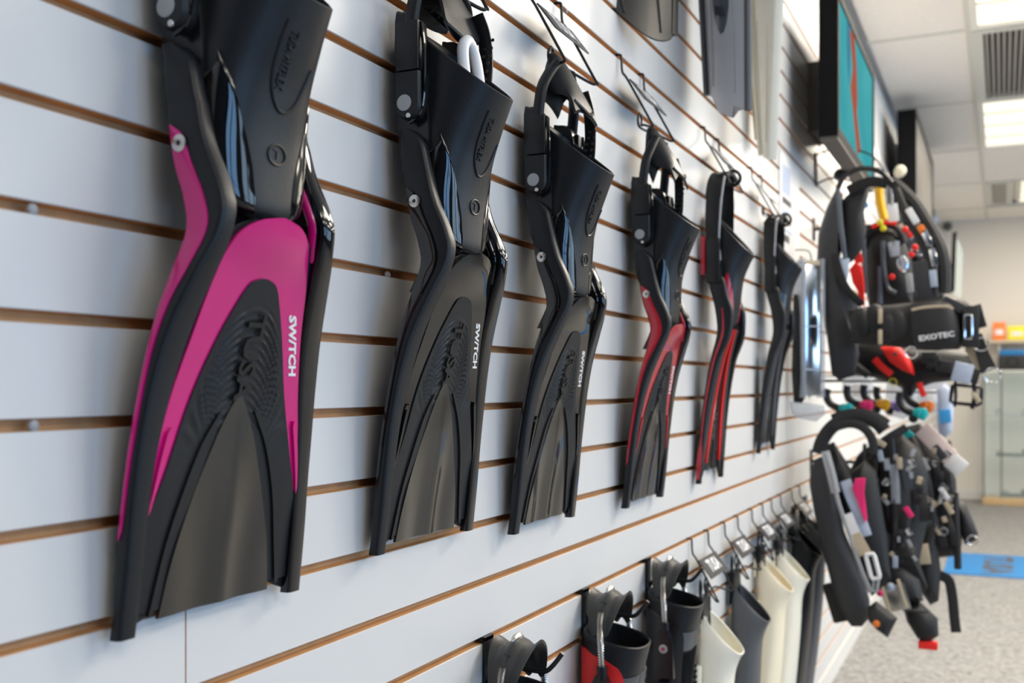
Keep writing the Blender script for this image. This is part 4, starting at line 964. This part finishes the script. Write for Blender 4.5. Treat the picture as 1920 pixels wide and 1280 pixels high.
for lb, px, py, w_, h_, m_, Y in (('clear bag with grey contents left of the snorkels', 1608, 725, 30, 34, 'clear_bag', 3.9), ('clear bag hanging behind the purple snorkel', 1690, 740, 30, 46, 'clear_bag', 3.85), ('clear bag with blue print hanging below the weight harness', 1772, 770, 16, 50, 'paper_blue', 3.8), ('clear bag with star shaped fold near the red pull', 1745, 735, 32, 40, 'clear_bag', 3.9)):
    o = P3(px, py, Y); t = thing('clear_bag', lb, 'bag', o, group='clear bags between the racks')
    v, f = pillow([P3(px + w_*a, py + h_*b, Y) - o for a, b in ((-.9, -.8), (-.2, -1), (.9, -.85), (1, 0), (.8, .8), (.1, 1), (-.8, .85), (-1, .1))], .02); mesh('bag', v, f, m_, t)
    clipbox(t, P3(px, py + h_*.2, Y - .03) - o, .018, .022, .003, 'paper' if m_ == 'clear_bag' else 'blue_clip', .1, 'label_card')

def rack_arm(label, y, z, L):
    t = thing('rack_arm', label, 'hook', (0, y, z), group='rack arms')
    box('plate', 'wire', .0005, .006, -.015, .015, -.04, .04, t, .001)
    v, f = tube(spline([(.004, 0, 0), (L*.5, 0, .0), (L*.95, 0, 0), (L, 0, .012), (L, 0, .03)], 4), .006, 8); mesh('arm', v, f, 'wire', t)
# ------------------------------------------------------------------ buoyancy vests, lower group
Y1 = 3.35; o = P3(1590, 960, Y1); t = thing('buoyancy_vest', 'black buoyancy vest with pink and blue straps, front of the lower rack against the wall', 'diving vest', o, group='buoyancy vests on the lower rack'); q = Lw(Y1, o)
v, f = pillow([q(*p) for p in ((165, 325), (120, 345), (98, 390), (92, 460), (115, 600), (150, 760), (175, 850), (205, 960), (240, 1060), (288, 1118), (335, 1118), (368, 1080), (372, 1000), (345, 900), (300, 790), (255, 680), (228, 560), (205, 450))], .05, .03); mesh('left_lobe', v, f, 'nylon_soft', t)
v, f = pillow([q(*p, .04) for p in ((150, 290), (205, 265), (290, 400), (350, 350), (400, 400), (450, 700), (470, 900), (380, 980), (300, 760), (230, 540), (190, 380))], .05, .03); mesh('back_panel', v, f, 'nylon_deep', t)
for d, pts, r_ in ((-.02, ((135, 320), (150, 265), (190, 205), (250, 165), (330, 150), (400, 175), (440, 215)), .022), (-.05, ((205, 200), (280, 182), (340, 200), (380, 250), (390, 320)), .014), (.01, ((200, 165), (290, 140), (380, 150), (450, 190)), .020)):
    v, f = tube(spline([q(*p, d) for p in pts], 5), r_*.45, 8, rb=r_, up=(0, 1, 0)); mesh('shoulder_strap', v, f, 'nylon', t)
cord('strap_edge', [q(170, 320, -.055), q(200, 420, -.06), q(225, 540, -.06), q(280, 700, -.06), q(330, 850, -.055), q(375, 960, -.05)], .0065, 'grey_plastic', t)
ribbon('grey_strap', [q(165, 310, -.05), q(190, 400, -.055), q(215, 500, -.055)], .013, .004, 'grey_blade', t)
ribbon('blue_strap', [q(258, 445, -.03), q(285, 520, -.04), q(320, 600, -.04), q(355, 700, -.04)], .016, .005, 'paper_blue', t)
plate('pink_strap', [q(305, 435, -.05), q(352, 432, -.05), q(345, 500, -.05), q(360, 620, -.05), q(350, 640, -.05), q(322, 560, -.05), q(290, 480, -.05)], .012, 'fabric_pink', t)
for a, b, m_ in (((262, 600), (300, 690), 'white_plastic'), ((300, 690), (352, 785), 'khaki')):
    ribbon('hang_tag', [q(*a, -.06), q((a[0]+b[0])/2, (a[1]+b[1])/2, -.062), q(*b, -.06)], .018, .002, m_, t)
slide(t, q(385, 840, -.07), .012, .036, 'white_plastic', .006, .25); slide(t, q(398, 925, -.06), .006, .02, 'grey_plastic', .004, -.1)
v, f = pillow([q(*p, -.05) for p in ((360, 1030), (400, 1000), (500, 1080), (455, 1170), (400, 1130), (365, 1090))], .03); mesh('weight_pouch', v, f, 'nylon', t)
v, f = disc(q(402, 1105, -.08), (0, -1, 0), .010, .004, 12); mesh('clip', v, f, 'orange', t)
clipbox(t, q(240, 1000, .02), .04, .06, .02, 'nylon_deep', .3, 'back_pocket', .008)

Y2 = 3.55; o = P3(1680, 960, Y2); t = thing('buoyancy_vest', 'black buoyancy vest with silver buckle plate and white tag, middle of the lower rack', 'diving vest', o, group='buoyancy vests on the lower rack'); q = Lw(Y2, o)
v, f = pillow([q(*p) for p in ((310, 390), (350, 310), (430, 260), (520, 230), (600, 300), (640, 420), (640, 620), (600, 820), (640, 940), (560, 1000), (470, 960), (420, 840), (380, 700), (350, 560))], .07, .04); mesh('body', v, f, 'nylon_deep', t)
v, f = pillow([q(*p, .06) for p in ((300, 430), (350, 310), (440, 245), (520, 240), (560, 330), (590, 450), (600, 640), (600, 790), (600, 900), (600, 980), (520, 1010), (430, 950), (370, 800), (315, 600))], .05, .03); mesh('back_panel', v, f, 'nylon_deep', t)
rnd = random.Random(3)
for k in range(22):
    x_, y_ = rnd.uniform(330, 620), rnd.uniform(270, 760); l_ = rnd.uniform(40, 150); dx = rnd.uniform(-25, 30)
    ribbon('webbing', [q(x_, y_, -.07), q(x_ + dx*.6, y_ + l_*.5, -.088), q(x_ + dx, y_ + l_, -.08)], rnd.choice((.006, .010, .013)), .003, rnd.choice(('webbing', 'webbing', 'nylon_soft', 'nylon', 'hose')), t, n=3)
for k in range(20):  # random clips added to give the dark cloth small glints
    clipbox(t, q(rnd.uniform(380, 610), rnd.uniform(270, 820), -.1), rnd.uniform(.004, .008), rnd.uniform(.007, .014), .004, rnd.choice(('grey_plastic', 'chrome', 'khaki', 'clear_bag', 'webbing', 'steel')), rnd.uniform(-.8, .8), 'clip', .0015)
v, f = pillow([q(*p, -.05) for p in ((430, 340), (520, 330), (560, 440), (570, 620), (540, 760), (460, 760), (420, 600), (410, 460))], .04); mesh('front_panel', v, f, 'nylon', t)
v, f = pillow([q(*p, -.04) for p in ((420, 800), (520, 830), (600, 900), (620, 1000), (520, 1010), (440, 950))], .04); mesh('lower_pocket', v, f, 'nylon', t)
ribbon('white_tag', [q(478, 370, -.1), q(488, 450, -.1), q(492, 550, -.1)], .013, .003, 'clear_bag', t)
cord('tube', [q(470, 250, -.08), q(478, 330, -.09), q(482, 480, -.095), q(484, 640, -.095), q(475, 840, -.09)], .008, 'hose_black', t)
clipbox(t, q(490, 985, -.1), .036, .040, .006, 'steel', .28, 'buckle_plate'); clipbox(t, q(445, 995, -.105), .005, .044, .006, 'khaki', .28, 'plate_edge'); clipbox(t, q(520, 965, -.105), .005, .044, .006, 'khaki', .28, 'plate_edge')
v, f = disc(q(420, 962, -.1), (0, -1, 0), .011, .012, 12, .003); mesh('knob', v, f, 'fabric_pink', t)
v, f = disc(q(467, 935, -.1), (0, -1, 0), .013, .01, 14, .003); mesh('knob', v, f, 'lining', t)
cord('shoulder_edge', [q(300, 400, -.05), q(340, 330, -.06), q(400, 290, -.06), q(470, 240, -.06), q(540, 200, -.05)], .014, 'nylon', t)
cord('harness_edge', [q(380, 380, -.07), q(395, 500, -.085), q(400, 640, -.085), q(430, 780, -.08)], .013, 'webbing', t)
for p, m_, r_ in (((420, 330), 'lining', .2), ((450, 370), 'clear_bag', .1), ((420, 270), 'khaki', 1.0), ((508, 365), 'khaki', .1), ((375, 550), 'blue_clip', .2), ((408, 635), 'lining', 0), ((425, 650), 'fabric_pink', 0), ((413, 780), 'fabric_pink', .1), ((436, 805), 'khaki', .4), ((488, 820), 'lining', 0), ((550, 590), 'fabric_pink', .6), ((368, 672), 'fabric_pink', 0)):
    clipbox(t, q(*p, -.105), .008, .018, .005, m_, r_, 'clip')
v, f = pillow([q(*p, -.02) for p in ((520, 1010), (600, 1000), (685, 1080), (690, 1160), (640, 1195), (590, 1170), (540, 1090))], .05); mesh('bottom_bag', v, f, 'nylon_deep', t)
cord('bag_piping', [q(525, 1040, -.07), q(580, 1045, -.075), q(640, 1050, -.07)], .005, 'nylon_soft', t)
clipbox(t, q(640, 1203, -.04), .028, .012, .014, 'fabric_red', 0, 'end_clip')

Y3 = 3.75; o = P3(1750, 960, Y3); t = thing('buoyancy_vest', 'black buoyancy vest with pale wrapped tag, rear of the lower rack', 'diving vest', o, group='buoyancy vests on the lower rack'); q = Lw(Y3, o)
v, f = pillow([q(*p) for p in ((520, 200), (600, 180), (680, 260), (740, 360), (770, 440), (775, 560), (800, 700), (790, 790), (690, 800), (640, 760), (600, 600), (560, 400))], .07, .05); mesh('body', v, f, 'nylon_deep', t)
rnd = random.Random(5)
for k in range(18):
    x_, y_ = rnd.uniform(570, 740), rnd.uniform(260, 760); l_ = rnd.uniform(40, 140); dx = rnd.uniform(-20, 40)
    ribbon('webbing', [q(x_, y_, -.07), q(x_ + dx*.6, y_ + l_*.5, -.09), q(x_ + dx, y_ + l_, -.08)], rnd.choice((.006, .010, .014)), .003, rnd.choice(('webbing', 'nylon_soft', 'nylon', 'hose')), t, n=3)
for k in range(20):  # more clips strewn at random for glints
    clipbox(t, q(rnd.uniform(560, 750), rnd.uniform(300, 800), -.1), rnd.uniform(.004, .008), rnd.uniform(.007, .014), .004, rnd.choice(('grey_plastic', 'chrome', 'khaki', 'steel', 'webbing')), rnd.uniform(-.8, .8), 'clip', .0015)
v, f = pillow([q(*p, -.06) for p in ((600, 640), (680, 700), (700, 860), (690, 1000), (650, 1020), (600, 950), (570, 800))], .05); mesh('front_pocket', v, f, 'nylon', t)
v, f = pillow([q(*p, -.02) for p in ((775, 530), (810, 545), (845, 620), (872, 690), (860, 725), (810, 740), (780, 660))], .04); mesh('side_pocket', v, f, 'nylon', t)
cord('strap', [q(765, 500, -.06), q(768, 620, -.065), q(775, 740, -.06), q(778, 850, -.05)], .012, 'webbing', t)
ribbon('strap_tail', [q(690, 880, -.05), q(735, 905, -.05), q(752, 980, -.05), q(762, 1080, -.05), q(770, 1145, -.05)], .016, .004, 'webbing', t)
for a, b, w_, m_ in (((612, 205), (745, 340), .034, 'paper_pink'), ((740, 345), (800, 395), .034, 'paper')):
    ribbon('wrapped_tag', [q(*a, -.09), q((a[0]+b[0])/2, (a[1]+b[1])/2, -.095), q(*b, -.09)], w_*.8, .008, m_, t)
ribbon('tag_print', [q(660, 270, -.098), q(690, 310, -.1), q(715, 345, -.098)], .012, .004, 'nylon_soft', t)
for p, r_, m_ in (((600, 470), .3, 'chrome'), ((630, 520), .5, 'khaki'), ((650, 555), .2, 'chrome'), ((700, 520), -.3, 'chrome'), ((735, 570), .5, 'khaki'), ((625, 560), 0, 'grey_plastic'), ((590, 395), 1.1, 'khaki'), ((625, 370), .5, 'grey_plastic'), ((610, 745), .6, 'khaki'), ((715, 505), .6, 'white_plastic')):
    clipbox(t, q(*p, -.1), .008, .022, .006, m_, r_, 'swivel_clip')
clipbox(t, q(610, 785, -.115), .024, .032, .006, 'khaki', .15, 'patch'); v, f = disc(q(565, 290, -.08), (0, -1, 0), .014, .012, 12, .003); mesh('clip', v, f, 'orange', t)
clipbox(t, q(540, 225, -.07), .012, .024, .006, 'teal', .9, 'clip')
dring(t, q(845, 720, -.06), .016); dring(t, q(712, 680, -.12), .012, 'grey_plastic')
cord('harness_edge', [q(560, 250, -.07), q(610, 360, -.09), q(640, 480, -.09), q(660, 640, -.09), q(640, 760, -.1)], .015, 'webbing', t)

# ------------------------------------------------------------------ far end: glass case, boxes, mat
Yc = BY - .48; a = P3(1842, 900, Yc); o = Vector((a.x, Yc, 0)); t = thing('display_case', 'tall glass display case on a wooden base by the far wall', 'cabinet', o)
W_, D_, Hc = .95, .40, 1.30
box('base', 'wood', 0, W_, 0, D_, 0, .07, t, .004); box('top', 'tbar', 0, W_, 0, D_, Hc, Hc+.02, t)
for x in (.012, .17, W_-.012): 
    v, f = boxm(x-.006, x+.006, 0, .012, .07, Hc); mesh('post', v, f, 'tvgrey', t, smooth=False)
for k, z in enumerate((.46, .86)): box('shelf', 'case_glass', .012, W_-.012, .012, D_-.012, z, z+.008, t)
for nm, x0, x1, y0, y1 in (('pane', 0.004, W_-.004, 0, .005), ('pane', 0, .004, .006, D_), ('pane', W_-.004, W_, .006, D_)): box(nm, 'case_glass', x0, x1, y0, y1, .07, Hc, t)
for lb, x, z, w_, m_ in (('small dark dive watch set on the bottom of the glass case', .30, .07, .12, 'tvblack'), ('dark regulator part on the middle glass shelf', .28, .468, .16, 'tvblack'), ('pale accessory lying on the upper glass shelf', .27, .868, .16, 'grey_plastic')):
    oo = o + Vector((x, .15, z)); g = thing('accessory', lb, 'accessory', oo, group='goods in the glass case')
    v, f = boxm(-w_, w_*.5, -.03, .03, 0, .035, .012); mesh('body', v, f, m_, g); v, f = disc((w_*.72, -.02, .045), (0, -1, 0), .045, .03, 14, .006); mesh('dial', v, f, m_, g); v, f = torus((-w_*.8, 0, .032), (0, 1, 0), .026, .006, 16, 6); mesh('loop', v, f, 'tvblack', g)
oo = o + Vector((.27, .16, Hc+.02)); g = thing('gear_bag', 'dark gear bag with a blue top on the glass case', 'bag', oo)
v, f = boxm(-.13, .13, -.1, .1, 0, .15, .03); mesh('body', v, f, 'nylon', g); v, f = boxm(-.12, .11, -.09, .09, .14, .20, .025); mesh('lid', v, f, 'mat_blue', g); v, f = torus((0, -.1, .08), (0, 1, 0), .05, .008, 16, 6); mesh('handle', v, f, 'nylon_deep', g)
sh = thing('wall_shelf', 'tan wooden shelf on the far wall above the glass case', 'shelf', o + Vector((.05, .2, Hc+.29))); box('board', 'khaki', 0, 1.0, -.05, .26, 0, .03, sh)
for x in (.1, .9): box('bracket', 'tbar', x-.01, x+.01, 0, .26, -.08, 0, sh)
for lb, x, w_, h_, m_ in (('orange box on the far shelf', .10, .06, .18, 'orange'), ('yellow box on the far shelf', .26, .085, .14, 'yellow_bright'), ('pale box on the far shelf', .40, .05, .12, 'paper'), ('teal box on the far shelf at the right edge', .52, .06, .20, 'teal')):
    oo = o + Vector((.05 + x, .28, Hc+.32)); g = thing('carton', lb, 'box', oo, group='cartons on the far shelf')
    box('body', m_, -w_, w_, -.05, .05, 0, h_, g, .003); box('label', 'paper', -w_*.6, w_*.6, -.052, -.05, h_*.3, h_*.6, g)
A = Vector((0, 0, 0)); 
fz = lambda px, py: (lambda d: Vector((CD, 0, CZ)) + d*(-CZ/d.z))(Vector((-st + ct*((px-960)/F), ct + st*((px-960)/F), (HY-py)/F)))
p0, p1 = fz(1768, 1075), fz(1772, 1036)
x0, y0, y1 = p0.x, p0.y, p1.y
t = thing('floor_mat', 'blue floor mat with dark lettering on the speckled floor', 'mat', (x0, y0, 0)); L = 1.9; Wm = y1 - y0
v, f = boxm(0, L, 0, Wm, 0, .008, .003); mesh('mat', v, f, 'mat_blue', t)
text('lettering', 'TUSA', .24, lambda a_, b_, h: Vector((.30 + b_, Wm*.5 - a_, .008 + h)), 'ink', t, bold=.009, sx=Wm*.85/.60)
v, f = boxm(.53, .54, Wm*.12, Wm*.88, .008, .009); mesh('divider', v, f, 'ink', t, smooth=False)
text('lettering', 'TUSA', .11, lambda a_, b_, h: Vector((.66 + b_, Wm*.5 - a_, .008 + h)), 'ink', t, bold=.004, sx=Wm*.6/.28)

for lb, px, py, Y, L in (('black rack arm carrying the upper vests', 1690, 420, 3.90, .42), ('black rack arm carrying the lower vests', 1735, 870, 3.84, .44)):
    p = P3(px, py, Y); rack_arm(lb, Y, p.z, min(L, p.x + .05))
for lb, px, py, Y in (('thin black peg holding the clear bag left of the snorkels', 1608, 705, 3.905), ('thin black peg holding the clear bag behind the purple snorkel', 1690, 715, 3.855), ('thin black peg holding the star folded clear bag', 1745, 712, 3.905), ('thin black peg holding the clear bag with blue print', 1772, 735, 3.805)):
    p = P3(px, py, Y); t = thing('peg', lb, 'hook', (0, Y, p.z), group='thin pegs between the racks')
    v, f = tube(spline([(.001, 0, 0), (p.x*.5, 0, 0), (p.x + .015, 0, 0), (p.x + .025, 0, .012)], 4), .0028, 6); mesh('rod', v, f, 'wire', t)
    box('plate', 'wire', .0005, .004, -.01, .01, -.02, .02, t)

t = thing('wall_sensor', 'small dark sensor on the far wall below the ceiling', 'sensor', P3(1776, 424, BY - .03)); v, f = disc((0, .03, 0), (0, -1, 0), .045, .04, 14, .01); mesh('body', v, f, 'tvgrey', t)
